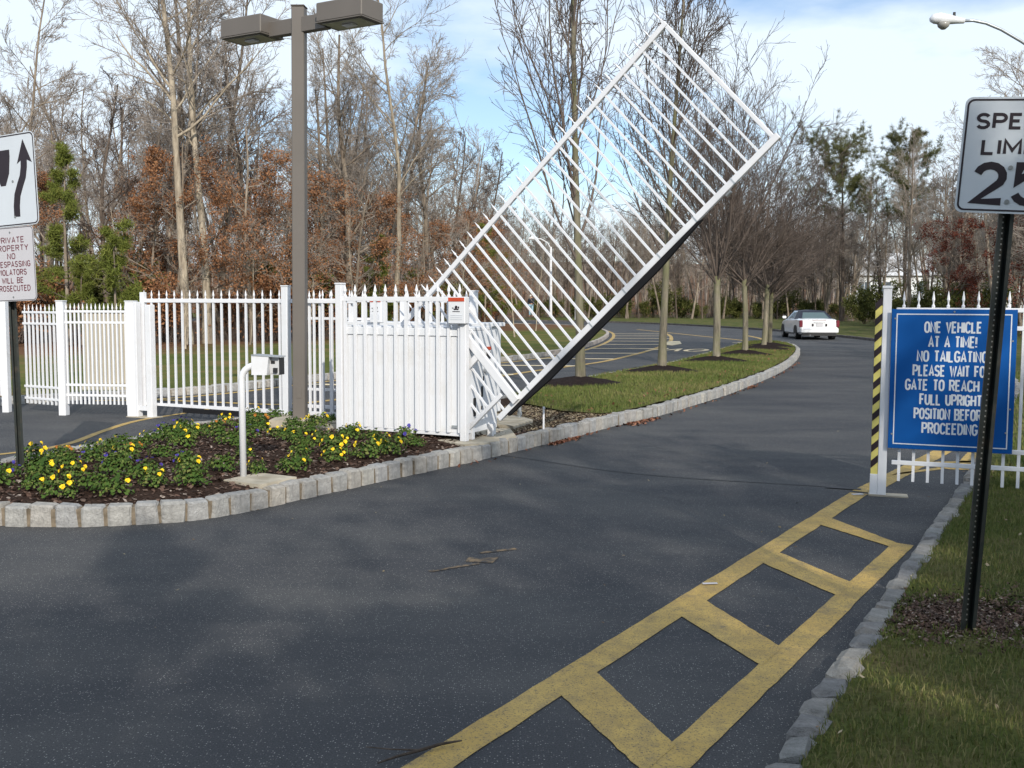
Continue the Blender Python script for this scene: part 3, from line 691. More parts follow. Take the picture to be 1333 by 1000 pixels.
MB().box(-.13, .36, -.10, .12, 0, .012).obj('base_plate', M['concrete'], t_)
post_t = thing('gate_post', 'tall blue-white square post beside the lamp column, in front of the closed gate', 'post', (-3.03, 13.92, 0), UA)
post(post_t, 0, 1.87, 0.095, m=M['white_sheet'])

# second fence line behind the boxes
BF = thing('rear_fence', 'white spear-topped fence with double rails behind the gate operator boxes', 'fence', (-2.95, 13.98, 0), UA)
rail(BF, 0.05, 2.75, 1.69, 0.045, 0.034, y=.03); rail(BF, 0.05, 1.25, 1.45, 0.035, .03, y=.03); rail(BF, 0.05, 1.0, 0.50, 0.035, .03, y=.03); rail(BF, 0.05, 1.0, 0.27, 0.045, .03, y=.03)
for i in range(16): link('picket', picket_mesh(1.66, 0.028), BF, (0.10 + i * 0.168, 0.0, 0.16))
post(BF, 2.72, 1.80, 0.085, 0.0); post(BF, 1.72, 1.70, 0.075, 0.0)

# fence with sheet panel in front of the operator cabinet
q0 = np.array([-1.93, 11.915]); q1 = np.array([-0.515, 11.20]); LF = float(np.hypot(*(q1 - q0))); FA = math.atan2(q1[1]-q0[1], q1[0]-q0[0])
SF = thing('sheeted_fence', 'white spear-topped fence backed by a sheet metal panel behind the pansies', 'fence', (q0[0], q0[1], 0), FA)
rail(SF, -.03, LF, 1.705, 0.05, 0.036, name='top_rail')
MB().box(-.04, LF, .025, .033, .245, 1.30, bev=.002).obj('sheet_panel', M['white_sheet'], SF)
MB().box(-.05, LF + .01, .010, .05, 1.302, 1.385, bev=.004).obj('sheet_cap', M['white_sheet'], SF)
MB().box(-.04, LF, .012, .036, .21, .243, bev=.002).obj('bottom_channel', M['white'], SF)
for i in range(12): link('picket', picket_mesh(1.87 - .25, 0.032), SF, (0.02 + i * 0.137, 0.0, 0.25))
post(SF, LF, 1.55, 0.075, 0.165, name='post'); post(SF, -.05, 1.87, 0.085, 0.15, name='post')
MB().box(LF-.16, LF-.04, .0, .006, .30, .33, bev=.002).obj('latch_plate', M['galv'], SF)
# operator cabinet behind
CB = thing('operator_cabinet', 'white metal gate operator cabinet standing on legs on the kerb-side pad', 'cabinet', (-2.0, 12.02, 0), FA)
MB().box(0.0, 1.66, .06, .50, .26, 1.36, bev=.008).obj('housing', M['white_sheet'], CB)
MB().box(-.02, 1.70, .05, .56, 1.362, 1.40, bev=.006).obj('lid', M['white_sheet'], CB)
ep = MB(); ep.prism([(0, .24), (0, 1.36), (.66, 1.36), (.66, .24)], 0, .02)
o = ep.obj('end_plate', M['white_sheet'], CB, loc=(1.702, .02, 0), rot=(0, 0, PI/2))
for (y, z, a, b2) in ((.12, .42, .05, .20), (.30, .62, .035, .12), (.34, .80, .015, .05), (.30, .48, .02, .04)):
    MB().box(1.705, 1.712, y, y + a, z, z + b2).obj('slot', M['black'], CB)
MB().box(1.705, 1.722, .42, .50, 1.04, 1.12, bev=.004).obj('switch_box', M['black'], CB)
MB().box(1.705, 1.716, .38, .52, 1.14, 1.175, bev=.002).obj('warning_label', M['red'], CB)
mb = MB(); mb.tube([(1.705, .40, .92), (1.73, .40, .92)], .045, 16); mb.obj('lock', M['galv'], CB)
mb = MB(); mb.prism([(1.60, .30), (1.76, .30), (1.76, .165), (1.70, .165), (1.70, .25), (1.60, .25)], .46, .50); mb.obj('leg', M['white'], CB)
for y in (.10, .60): MB().box(1.66, 1.72, y - .03, y + .03, .165, .30, bev=.004).obj('leg', M['white'], CB)
for x in (.08,): 
    for y in (.10, .50): MB().box(x - .03, x + .03, y - .03, y + .03, .165, .26, bev=.004).obj('leg', M['white'], CB)
# second cabinet
C2 = thing('operator_cabinet', 'second white gate operator cabinet further back, mostly hidden behind the first', 'cabinet', (-2.25, 13.45, 0), FA)
MB().box(0.0, 2.05, .0, .62, .30, 1.37, bev=.008).obj('housing', M['white_sheet'], C2)
MB().box(-.02, 2.10, -.02, .64, 1.372, 1.42, bev=.006).obj('lid', M['white_sheet'], C2)
for x in (.1, 1.95):
    for y in (.08, .54): MB().box(x - .03, x + .03, y - .03, y + .03, .17, .30).obj('leg', M['white'], C2)
# warning boxes
def warn(loc, rz, label, w=.21, h=.29):
    t_ = thing('warning_box', label, 'warning box', loc, rz)
    MB().box(-w/2, w/2, 0, .10, 0, h, bev=.008).obj('housing', M['white_sheet'], t_)
    MB().box(-w/2+.006, w/2-.006, -.0045, -.0015, h-.050, h-.008).obj('red_strip', M['red'], t_)
    mb = MB()   # pictogram: person caught by a moving gate
    mb.box(-.045, .045, -.005, -.002, h*.45, h*.47); mb.box(-.03, .03, -.005, -.002, h*.52, h*.56); mb.tube([(0, -.0055, h*.62), (0, -.002, h*.62)], .016, 10)
    mb.box(-.012, .012, -.005, -.002, h*.565, h*.585); mb.box(.022, .036, -.005, -.002, h*.575, h*.64); mb.box(-.05, -.032, -.005, -.002, h*.575, h*.60); mb.obj('pictogram', M['signblack'], t_)
    mb = MB()
    for k in range(3): mb.box(-w*.34, w*.34, -.004, -.002, h*(.16 + .075*k), h*(.175 + .075*k))
    mb.obj('warning_lines', M['lettergrey'], t_)
    return t_
warn((-0.60, 11.14, 1.44), FA, 'white warning box with red strip and pictogram on the post end of the sheeted fence')
warn((-1.66, 12.6, 1.42), FA, 'white warning box behind the pickets, left of the one with the red strip', .17, .30)

# ------------------------------------------------------------------ the raised barrier gate
th = R(43.2); B0 = (-0.136, 11.147, 0.419)
RG = thing('raised_gate', 'white picket barrier gate raised at an angle over the right lane', 'gate', B0, rot=(0, -th, R(-30)))
rail(RG, -1.05, 4.05, 1.60, .052, .045, name='top_chord'); rail(RG, 0.0, 4.075, .0, .062, .05, name='bottom_chord')
MB().box(4.01, 4.05, -.02, .02, .033, 1.572, bev=.004).obj('end_bar', M['white'], RG)
link('finial', picket_mesh(.16, .026), RG, (4.03, 0, 1.627))
for i in range(-7, 28):
    a = i * 0.1385 + .11
    if i >= 0: link('picket', picket_mesh(1.76 - .03, .021), RG, (a, -.0, .03))
    elif i >= -3: link('picket', picket_mesh(1.76 - .17, .021), RG, (a, -.0, .17))
    else: link('picket', picket_mesh(.53, .021), RG, (a, -.0, 1.23))
rail(RG, -.40, .22, .16, .045, .045, y=-.03, name='lower_rail')
MB().box(.27, .36, -.075, -.03, -.02, 1.25, bev=.005).obj('pivot_arm', M['white'], RG)
MB().box(-.10, .30, -.07, -.03, .62, .69, bev=.005).obj('bracket', M['white'], RG)
mb = MB(); mb.prism([(.12, -.033), (3.0, -.033), (3.05, -.052), (2.4, -.098), (.75, -.098), (.12, -.062)], -.025, .025); mb.obj('rubber_edge', M['rubber'], RG)
MB().tube([(3.36, .01, -.05), (3.42, .01, -.05)], .02, 8).obj('bolt', M['bolt'], RG)
for i in range(1, 8): MB().box(.5 * i - .008, .5 * i + .008, -.027, .027, -.033, .033).obj('joint_band', M['galv'], RG)

# steel rods beside the pad
t_ = thing('steel_stake', 'thin white stake standing just inside the island kerb', 'stake', (0.38, 12.34, .13))
MB().tube([(0, 0, 0), (0, 0, .30)], .012, 8).obj('rod', M['white'], t_); MB().tube([(-.006, 0, .27), (.02, 0, .285)], .008, 6).obj('cap', M['galv'], t_)
t_ = thing('support_pipe', 'short grey pipe under the rubber edge of the raised gate', 'pipe', (0.10, 13.35, .12))
MB().tube([(0, 0, 0), (0, 0, .26)], .025, 8).obj('pipe', M['galv'], t_); MB().tube([(0, 0, .10), (0, 0, .13)], .033, 8).obj('collar', M['galv'], t_)

# ------------------------------------------------------------------ striped landing post, right fence, blue sign
RA = math.atan2(-.36, .91)
t_ = thing('landing_post', 'white gate landing post with yellow and black striped board on its left side', 'post', (3.235, 8.97, 0), RA)
MB().box(-.035, .035, -.035, .035, 0, 1.80, bev=.004).obj('post', M['white'], t_)
MB().box(-.042, .042, -.042, .042, 1.801, 1.825, bev=.004).obj('cap', M['white'], t_)
MB().box(-.095, -.037, -.030, .025, 0, 1.655, bev=.003).obj('board', M['stripe_y'], t_)
for k in range(11):
    z = .24 + k * .137; mb = MB(); mb.prism([(-.0945, z), (-.0375, z + .055), (-.0375, z + .12), (-.0945, z + .065)], -.0335, -.0312); mb.obj('stripe', M['signblack'], t_)
    mb = MB(); mb.add([(-.0972, -.0295, z), (-.0972, .0245, z + .05), (-.0972, .0245, z + .11), (-.0972, -.0295, z + .062)], [[0, 1, 2, 3]]); mb.obj('stripe', M['signblack'], t_)
MB().box(-.0985, -.036, -.0345, .026, 0.001, .19, bev=.003).obj('foot_cover', M['white'], t_)
RF_ = thing('picket_fence', 'white picket fence on the right carrying the blue notice', 'fence', (3.30, 8.93, 0), RA)
Lr = 3.4
for x0, x1, z in ((0, .04, 1.62), (0, .04, 1.47), (0, Lr, .44), (0, Lr, .30)):
    rail(RF_, 0, Lr, z, .036, .03)
for i in range(29): link('picket', picket_mesh(1.78 - .14, .024), RF_, (.06 + i * .1165, -.0, .14))
BS = thing('notice_sign', 'blue notice with white lettering about one vehicle at a time', 'sign', (3.245, 8.885, .012), RA); BS.scale = (.985, 1, .99)
MB().box(0, .985, -.012, -.003, .425, 1.63, bev=.002).obj('panel', M['blue'], BS)
for (a, b2, c, d) in ((.04, .945, 1.583, 1.592), (.04, .945, .463, .472), (.04, .049, .4725, 1.5825), (.936, .945, .4725, 1.5825)):
    MB().box(a, b2, -.0145, -.0125, c, d).obj('border_line', M['lettergrey'], BS)
lines = ['ONE VEHICLE', 'AT A TIME!', 'NO TAILGATING', 'PLEASE WAIT FOR', 'GATE TO REACH ITS', 'FULL UPRIGHT', 'POSITION BEFORE', 'PROCEEDING']
widths = [.455, .385, .56, .62, .735, .495, .58, .445]
for k, (s_, w) in enumerate(zip(lines, widths)):
    link('lettering', sign_text(s_, w, .100, .0152, M['lettergrey']), BS, (.4925, -.0122, 1.478 - k * .1235))
for x, z in ((.03, 1.55), (.03, .55), (.955, 1.37), (.955, .80), (.93, .60), (.5, 1.61)): MB().tube([(x, -.0125, z), (x, -.0165, z)], .008, 8).obj('rivet', M['bolt'], BS)

# ------------------------------------------------------------------ speed limit sign
def rrect(w, h, r_, n=6):
    out = []
    for cx, cz, a0 in ((w/2-r_, h/2-r_, 0), (-w/2+r_, h/2-r_, 90), (-w/2+r_, -h/2+r_, 180), (w/2-r_, -h/2+r_, 270)):
        for k in range(n + 1): a = R(a0 + 90*k/n); out.append((cx + r_*math.cos(a), cz + r_*math.sin(a)))
    return out
def ring(mb, w, h, r_, t_, y0, y1):
    A = rrect(w, h, r_); B = rrect(w - 2*t_, h - 2*t_, r_ - t_*.8); n = len(A)
    V = [(x, y0, z) for x, z in A] + [(x, y0, z) for x, z in B] + [(x, y1, z) for x, z in A] + [(x, y1, z) for x, z in B]
    F = []
    for i in range(n):
        j = (i + 1) % n; F += [[i, j, n+j, n+i], [2*n+i, 3*n+i, 3*n+j, 2*n+j], [i, 2*n+i, 2*n+j, j], [n+i, n+j, 3*n+j, 3*n+i]]
    mb.add(V, F)
SP = thing('speed_limit_sign', 'white speed limit 25 sign on a leaning dark perforated post', 'sign', (2.195, 4.88, .07), rot=(0, R(2.95), R(-2)))
def uchannel(L_, w=.062, d=.03):
    mb = MB(); tt = .005
    mb.box(-w*.28, w*.28, d, d + tt, 0, L_)
    for s in (-1, 1):
        mb.prism([(0, 0)] * 0 + [(s*w*.28, 0), (s*w*.28, L_), (s*w*.28 + s*tt, L_), (s*w*.28 + s*tt, 0)], 0, d + tt)
        x0, x1 = sorted((s*w*.28, s*w*.56)); mb.box(x0, x1, 0 - tt, -.0002, 0, L_)
    return mb
uchannel(2.55).obj('post', M['greenpost'], SP, rot=(0, 0, 0))
hm = MB(); hm.tube([(0, 0, 0), (0, -.0015, 0)], .0042, 8); hme = hm.mesh('hole', M['bolt'])
for k in range(80): link('hole', hme, SP, (0, .0298, .08 + k * .0254))
ang = R(-21)
sg = MB(); pr = rrect(.455, .565, .035); sg.prism(pr, -.003, 0)
PN = sg.obj('panel', M['signwhite'], SP, loc=(-.014, -.035, 2.285), rot=(0, R(1.1), ang)); PN.scale = (.97, 1, .94)

mb = MB(); ring(mb, .435, .545, .032, .0085, -.0045, -.0032); mb.obj('border', M['signblack'], PN)
for s_, w, hgt, z, bo in (('SPEED', .345, .080, .165, .0150), ('LIMIT', .275, .080, .040, .0150), ('25', .325, .212, -.138, .037)):
    link('lettering', sign_text(s_, w, hgt, bo, M['signblack']), PN, (0, -.0034, z))
for z in (-.06, -.225): MB().tube([(0, -.0032, z), (0, -.009, z)], .011, 10).obj('bolt', M['bolt'], PN)

# ------------------------------------------------------------------ left signs on their post
LS = thing('sign_post', 'dark green post at left edge with a median arrow sign and a trespassing notice', 'sign', (-4.37, 9.05, .13), rot=(0, R(-.9), 0))
uchannel(2.85, .058).obj('post', M['greenpost'], LS, rot=(0, 0, R(10)), loc=(.045, 0, 0))
LA = R(-26)
sg = MB(); sg.prism(rrect(.61, .775, .05), -.003, 0)
P1 = sg.obj('panel', M['signwhite'], LS, loc=(.142, -.11, 2.56), rot=(0, R(-1.6), LA), label='arrow sign panel with rounded corners')
mb = MB(); ring(mb, .595, .76, .045, .010, -.0045, -.0032); mb.obj('border', M['signblack'], P1)
# curved arrow passing right of a median nose
def ribbon(pts, ws):
    A = []; B = []
    for i, (x, z) in enumerate(pts):
        x0, z0 = pts[max(0, i-1)]; x1, z1 = pts[min(len(pts)-1, i+1)]; d = math.hypot(x1-x0, z1-z0); nx, nz_ = -(z1-z0)/d, (x1-x0)/d
        A.append((x + nx*ws/2, z + nz_*ws/2)); B.append((x - nx*ws/2, z - nz_*ws/2))
    return A, B
pts = [(.045, -.31), (.048, -.22), (.065, -.13), (.105, -.05), (.145, .02), (.165, .10), (.17, .17)]
A, B = ribbon(pts, .075)
mb = MB()
for i in range(len(pts) - 1): mb.prism([B[i], B[i+1], A[i+1], A[i]], -.0046, -.0032)
mb.prism([(.17, .33), (.085, .13), (.13, .155), (.21, .155), (.265, .13)], -.0049, -.0033); mb.obj('arrow', M['signblack'], P1)
mb = MB(); mb.prism([(-.20, .26), (.0, .26), (.0, .20), (-.02, .06), (-.07, -.04), (-.13, -.04), (-.18, .06), (-.20, .20)], -.0046, -.0032); mb.obj('median_symbol', M['signblack'], P1)
for z in (-.01, -.31): MB().tube([(.02, -.0032, z), (.02, -.009, z)], .010, 10).obj('bolt', M['bolt'], P1)
sg = MB(); sg.prism(rrect(.61, .63, .04), -.003, 0)
P2 = sg.obj('panel', M['signpink'], LS, loc=(.097, -.11, 1.85), rot=(0, R(-1.0), LA), label='off-white notice panel with maroon lettering')
mb = MB(); ring(mb, .60, .62, .035, .005, -.0042, -.0032); mb.obj('border', M['signblack'], P2)
for k, (s_, w) in enumerate((('PRIVATE', .34), ('PROPERTY', .43), ('NO', .10), ('TRESPASSING', .46), ('VIOLATORS', .36), ('WILL BE', .27), ('PROSECUTED', .43))):
    link('lettering', sign_text(s_, w, .052, .0075, M['signred']), P2, (.02, -.0034, .205 - k * .0685))
for z in (.27, -.28): MB().tube([(.02, -.0032, z), (.02, -.008, z)], .008, 10).obj('bolt', M['bolt'], P2)

# ------------------------------------------------------------------ keypad stand
KP = thing('card_reader_stand', 'white bent pipe stand with hooded card reader box in the flower bed', 'card reader', (-2.30, 8.80, .15))
mb = MB(); pp = [(0, 0, 0), (0, 0, .86)] + [(.12 - .12*math.cos(a), 0, .86 + .12*math.sin(a)) for a in np.linspace(.2, PI/2, 6)] + [(.16, 0, .98)]
mb.tube(pp, .028, 12); mb.obj('pipe', M['white'], KP, smooth=True)
mb = MB(); mb.tube([(0, 0, .0), (0, 0, .012)], .07, 12); mb.obj('flange', M['galv'], KP)
hz = MB(); Y0, Y1 = -.07, .09
hz.prism([(.12, .905), (.255, .905), (.275, 1.065), (.12, 1.065)], Y0, Y1); hz.obj('box', M['white_sheet'], KP, rot=(0, 0, R(-10)))
hd = MB(); hd.prism([(.12, 1.066), (.36, 1.055), (.36, 1.062), (.12, 1.076)], Y0 - .004, Y1 + .004)
hd.obj('hood', M['galv'], KP, rot=(0, 0, R(-10)))
fp = MB(); fp.box(.262, .345, -.02, .0, .915, 1.052); fp.box(.26, .34, -.015, .08, .905, .914); fp.obj('reader_panel', M['grey_metal'], KP, rot=(0, 0, R(-10)))
MB().box(.275, .31, -.026, -.021, 1.00, 1.025).obj('slot', M['black'], KP, rot=(0, 0, R(-10)))
MB().box(.30, .335, -.045, -.021, .925, .965, bev=.003).obj('button_block', M['black'], KP, rot=(0, 0, R(-10)))
mb = MB(); mb.box(.346, .352, -.02, .08, .905, 1.05); mb.obj('side_wall', M['black'], KP, rot=(0, 0, R(-10)))

# ------------------------------------------------------------------ lamp column with two shoebox heads
LC = thing('lamp_column', 'tall square bronze lamp column with two box heads rising from flower bed', 'street lamp', (-2.62, 12.77, .21), rot=(0, R(.55), 0))
MB().box(-.078, .078, -.078, .078, 0, 4.98, bev=.010).obj('pole', M['bronze'], LC, rot=(0, 0, R(-3)))
MB().box(-.086, .086, -.086, .086, 4.981, 5.0, bev=.008).obj('cap', M['bronze'], LC, rot=(0, 0, R(-3)))
MB().box(-.15, .15, -.15, .15, 0, .02, bev=.004).obj('base_plate', M['bronze'], LC)
mb = MB(); mb.box(-.035, .035, -.083, -.0785, .28, .42, bev=.002); mb.obj('handhole_cover', M['bronze'], LC)
LAa = R(-31)
for s in (1, -1):
    AR = bpy.data.objects.new('lamp_head', None)
    mtx = Matrix.Rotation(LAa + (0 if s > 0 else PI), 4, 'Z')
    MB().box(.07, .46, -.05, .05, 4.68, 4.86, bev=.006, mtx=mtx).obj('arm', M['bronze'], LC)
    hd = MB(); hd.box(.44, 1.12, -.20, .20, 4.712, 4.93, bev=.010, mtx=mtx)
    if s > 0: pass
    H = hd.obj('lamp_head', M['bronze'], LC)
    MB().box(.435, 1.125, -.205, .205, 4.70, 4.711, mtx=mtx).obj('rim', M['bronze'], H)
    MB().box(.50, 1.06, -.155, .155, 4.690, 4.699, mtx=mtx).obj('lens', M['lens'], H)
    m1 = MB(); m1.box(.70, .86, -.05, .05, 4.670, 4.689, mtx=mtx, bev=.005); m1.obj('lamp', M['white'], H)

# ------------------------------------------------------------------ cobra head street light, top right
CL = thing('street_light', 'grey cobra-head street light reaching in from the right edge', 'street light', (13.5, 24.2, .1))
MB().tube([(0, 0, 0), (0, 0, 7.35)], [.11, .07], 10).obj('pole', M['galv'], CL, smooth=True)
arm = [(0, 0, 6.9), (-.7, 0, 6.85), (-1.3, 0, 7.15), (-1.95, 0, 7.55), (-2.4, 0, 7.80), (-2.75, 0, 7.94), (-3.05, 0, 8.0), (-3.3, 0, 7.99)]
MB().tube([(x, y - .05, z) for x, y, z in arm], .035, 8).obj('arm', M['galv'], CL, smooth=True)
mb = MB(); mb.tube([(-3.25, -.05, 7.99), (-3.4, -.05, 8.0), (-3.6, -.05, 8.02), (-3.8, -.05, 8.04), (-3.95, -.05, 8.03), (-4.02, -.05, 8.0)], [.06, .075, .11, .13, .11, .05], 10); H = mb.obj('lamp_head', M['white_sheet'], CL, smooth=True)
mb = MB(); mb.tube([(-3.72, -.05, 7.95), (-3.72, -.05, 7.86), (-3.72, -.05, 7.80)], [.15, .12, .05], 12); mb.obj('refractor', M['lens'], H, smooth=True)
MB().tube([(-3.48, -.05, 8.08), (-3.48, -.05, 8.18)], .03, 8).obj('photocell', M['black'], H)

# lamps on the far lawn
t_ = thing('street_light', 'white street light pole with short curved arm on the far lawn, seen through raised gate', 'street light', (2.65, 72.0, .7))
MB().tube([(0, 0, 0), (0, 0, 4.8)], [.11, .08], 8).obj('pole', M['white'], t_); MB().tube([(0, 0, 4.7), (-.25, 0, 5.1), (-.7, 0, 5.35), (-1.0, 0, 5.36)], .04, 6).obj('arm', M['white'], t_); MB().tube([(-.95, 0, 5.38), (-1.3, 0, 5.4), (-1.55, 0, 5.36)], [.09, .14, .06], 8).obj('lamp_head', M['white'], t_)
t_ = thing('lamp_post', 'taller white lamp post with small lamp on top, behind the nearest island tree', 'lamp post', (4.12, 66.0, .6))
MB().tube([(0, 0, 0), (0, 0, 3.2), (0, 0, 3.21), (0, 0, 6.6)], [.16, .15, .09, .07], 8).obj('pole', M['white'], t_); MB().box(-.05, .45, -.1, .1, 6.45, 6.6, bev=.03).obj('lamp_head', M['white'], t_)

# beige utility cabinet behind the left fence
t_ = thing('utility_cabinet', 'tall beige utility cabinet standing behind the left fence panel', 'utility cabinet', (-7.14, 18.6, .10), R(-6))
MB().box(-.42, .42, -.3, .3, .08, 1.36, bev=.02).obj('housing', M['beige'], t_); MB().box(-.44, .44, -.32, .32, 1.361, 1.40, bev=.01).obj('lid', M['beige'], t_)
MB().box(-.40, -.008, -.312, -.302, .12, 1.32, bev=.003).obj('door', M['beige'], t_); MB().box(.008, .40, -.312, -.302, .12, 1.32, bev=.003).obj('door', M['beige'], t_)
MB().box(-.48, .48, -.36, .36, 0, .078).obj('plinth', M['concrete'], t_)
# ------------------------------------------------------------------ trees
def norm(v): return v / np.maximum(1e-9, np.linalg.norm(v, axis=-1, keepdims=True))
def glevel(rg, P0, D, Ln, R0, m, wander, up, taper):
    N = len(P0); pts = np.zeros((N, m, 3)); pts[:, 0] = P0; d = norm(D); st = (Ln / (m - 1))[:, None]
    for i in range(1, m):
        d = norm(d + rg.normal(0, wander, (N, 3)) + np.array([0, 0, up])); pts[:, i] = pts[:, i-1] + d * st
    rad = R0[:, None] * (1 - (1 - taper) * np.linspace(0, 1, m)[None, :] ** .85)
    return pts, rad
def kids(rg, pts, rad, Ln, k, t0, t1, a0, a1, lr, rr, tl=0.5, pw=1.0):
    N, m, _ = pts.shape; t = (t0 + (t1 - t0) * ((np.arange(k)[None, :] + rg.uniform(0, 1, (N, k))) / k) ** pw); x = t * (m - 1); i = np.minimum(x.astype(int), m - 2); f = (x - i)[..., None]
    ar = np.arange(N)[:, None]; p = pts[ar, i] * (1 - f) + pts[ar, i+1] * f; tg = norm(pts[ar, i+1] - pts[ar, i]); r_ = rad[ar, i] * (1 - f[..., 0]) + rad[ar, i+1] * f[..., 0]
    rnd = rg.normal(0, 1, (N, k, 3)); pe = norm(rnd - tg * (rnd * tg).sum(-1, keepdims=True)); an = rg.uniform(a0, a1, (N, k, 1))
    d = tg * np.cos(an) + pe * np.sin(an); L_ = Ln[:, None] * lr * (1 - tl * t) * rg.uniform(.7, 1.25, (N, k))
    return p.reshape(-1, 3), d.reshape(-1, 3), L_.ravel(), (r_ * rr * rg.uniform(.75, 1.1, (N, k))).ravel()
def tubes(pts, rad, n):
    N, m, _ = pts.shape; tg = norm(np.gradient(pts, axis=1)); ref = np.where(np.abs(tg[..., 2:3]) < .9, np.array([0, 0, 1.]), np.array([1., 0, 0]))
    a = norm(np.cross(tg, ref)); b_ = np.cross(tg, a); th = np.arange(n) * 2 * PI / n
    V = pts[:, :, None] + (a[:, :, None] * np.cos(th)[None, None, :, None] + b_[:, :, None] * np.sin(th)[None, None, :, None]) * rad[:, :, None, None]
    base = (np.arange(N)[:, None, None] * m + np.arange(m - 1)[None, :, None]) * n; k = np.arange(n)[None, None, :]; k2 = (k + 1) % n
    F = np.stack([base + k, base + k2, base + n + k2, base + n + k], -1).reshape(-1, 4)
    return V.reshape(-1, 3), F
def cat_(parts):
    V = []; F = []; o = 0
    for v_, f in parts: V.append(v_); F.append(f + o); o += len(v_)
    return np.concatenate(V), np.concatenate(F)
def leaf_quads(rg, P, s):
    n = len(P); a = norm(rg.normal(0, 1, (n, 3))); c = norm(np.cross(a, rg.normal(0, 1, (n, 3)))); z = rg.uniform(s[0], s[1], (n, 1))
    V = np.stack([P - a*z, P - c*z*.55, P + a*z, P + c*z*.55], 1).reshape(-1, 3)
    return V, np.arange(n*4).reshape(n, 4)
def bare_tree(seed, H=14, r0=.17, stems=1, t0=.35, limbs=16, ang=(.55, 1.1), lr=.30, k=(7, 6, 4), up=.05, wander=.09, leaves=0, leafmat=None, lsize=(.05, .10), twr=.0075, leaf_t=1.0, spread=.12, bark='bark', twig='twig', tl=.55, lmin=1.0):
    rg = np.random.default_rng(seed); P0 = np.c_[rg.normal(0, .12 * (stems > 1), (stems, 2)), np.full(stems, -.1)]
    D = np.c_[rg.normal(0, spread, (stems, 2)), np.ones(stems)]; Ln = np.full(stems, float(H)) * rg.uniform(.88, 1, stems); R0 = np.full(stems, r0)
    a, ra = glevel(rg, P0, D, Ln, R0, 11, .045, .03, .22); ra[:, 0] *= 1.25
    q = kids(rg, a, ra, Ln, limbs, t0, .98, ang[0], ang[1], lr, .52, tl)
    b_, rb = glevel(rg, *q, 7, wander, up, .35)
    q1 = kids(rg, b_, rb, q[2], k[0], .2, 1, .4, .95, .52, .6, .35); c, rc = glevel(rg, *q1, 5, wander * 1.2, up, .4); rc = np.maximum(rc, twr * 1.2)
    q2 = kids(rg, c, rc, q1[2], k[1], .15, 1, .4, 1.0, .52, .6, .3); d, rd = glevel(rg, *q2, 4, wander * 1.4, up, .5); rd = np.maximum(rd, twr)
    q3 = kids(rg, d, rd, q2[2], k[2], .2, 1, .4, 1.0, .55, .7, .3); e, re = glevel(rg, *q3, 3, wander * 1.5, up, .5); re = np.clip(re, twr * .6, twr)
    tv = cat_([tubes(a, ra, 9), tubes(b_, rb, 6)]); cv = cat_([tubes(c, rc, 4), tubes(d, rd, 3), tubes(e, re, 3)])
    res = {'trunk': mesh('trunk', *tv, M[bark], True), 'crown': mesh('crown', *cv, M[twig], True)}
    if leaves:
        pts = np.concatenate([d[:, 1:].reshape(-1, 3), e[:, 1:].reshape(-1, 3)]); pts = pts[pts[:, 2] < H * leaf_t]
        w = wob(np.c_[pts[:, 0] + pts[:, 2] * .7, pts[:, 1]], .8, seed) + rg.uniform(-.5, .5, len(pts)); pts = pts[w > 0.08] if len(pts) > 50 else pts
        P = pts[rg.integers(0, len(pts), leaves)] + rg.normal(0, .10, (leaves, 3)); v_, f = leaf_quads(rg, P, lsize)
        res['leaves'] = mesh('leaves', v_, f, M[leafmat], tint=rg.uniform(0, 1, leaves))
    return res
def fan_tree(seed, H=7.5, th=2.1, r0=.092, limbs=15, k=(11, 8, 3), ang=(.22, .85), lead=False, twr=.005):
    rg = np.random.default_rng(seed)
    Ln = np.array([H if lead else th + .3]); a, ra = glevel(rg, np.array([[0, 0, -.1]]), np.array([[.01, .02, 1]]), Ln, np.array([r0]), 12 if lead else 6, .015, .03, .15 if lead else .85); ra[:, 0] *= 1.2
    tt = (th / H) if lead else .86
    q = kids(rg, a, ra, np.array([H - th + .2]), limbs, tt, .9 if lead else .99, ang[0], ang[1], .92 if not lead else .62, .34 if not lead else .45, .12 if not lead else .75)
    b_, rb = glevel(rg, *q, 9, .085, .07, .22)
    q1 = kids(rg, b_, rb, q[2], k[0], .1, .98, .3, .75, .42, .55, .45); c, rc = glevel(rg, *q1, 6, .13, .05, .4); rc = np.maximum(rc, twr * 1.3)
    q2 = kids(rg, c, rc, q1[2], k[1], .1, 1, .3, .8, .42, .6, .3); d, rd = glevel(rg, *q2, 4, .13, .03, .5); rd = np.maximum(rd, twr)
    q3 = kids(rg, d, rd, q2[2], k[2], .2, 1, .3, .9, .5, .7, .3); e, re = glevel(rg, *q3, 3, .08, .05, .5); re = np.clip(re, twr * .7, twr)
    tv = cat_([tubes(a, ra, 12)]); cv = cat_([tubes(b_, rb, 6), tubes(c, rc, 4), tubes(d, rd, 3), tubes(e, re, 3)])
    return {'trunk': mesh('trunk', *tv, M['bark_moss'], True), 'crown': mesh('crown', *cv, M['twig_dark'], True)}
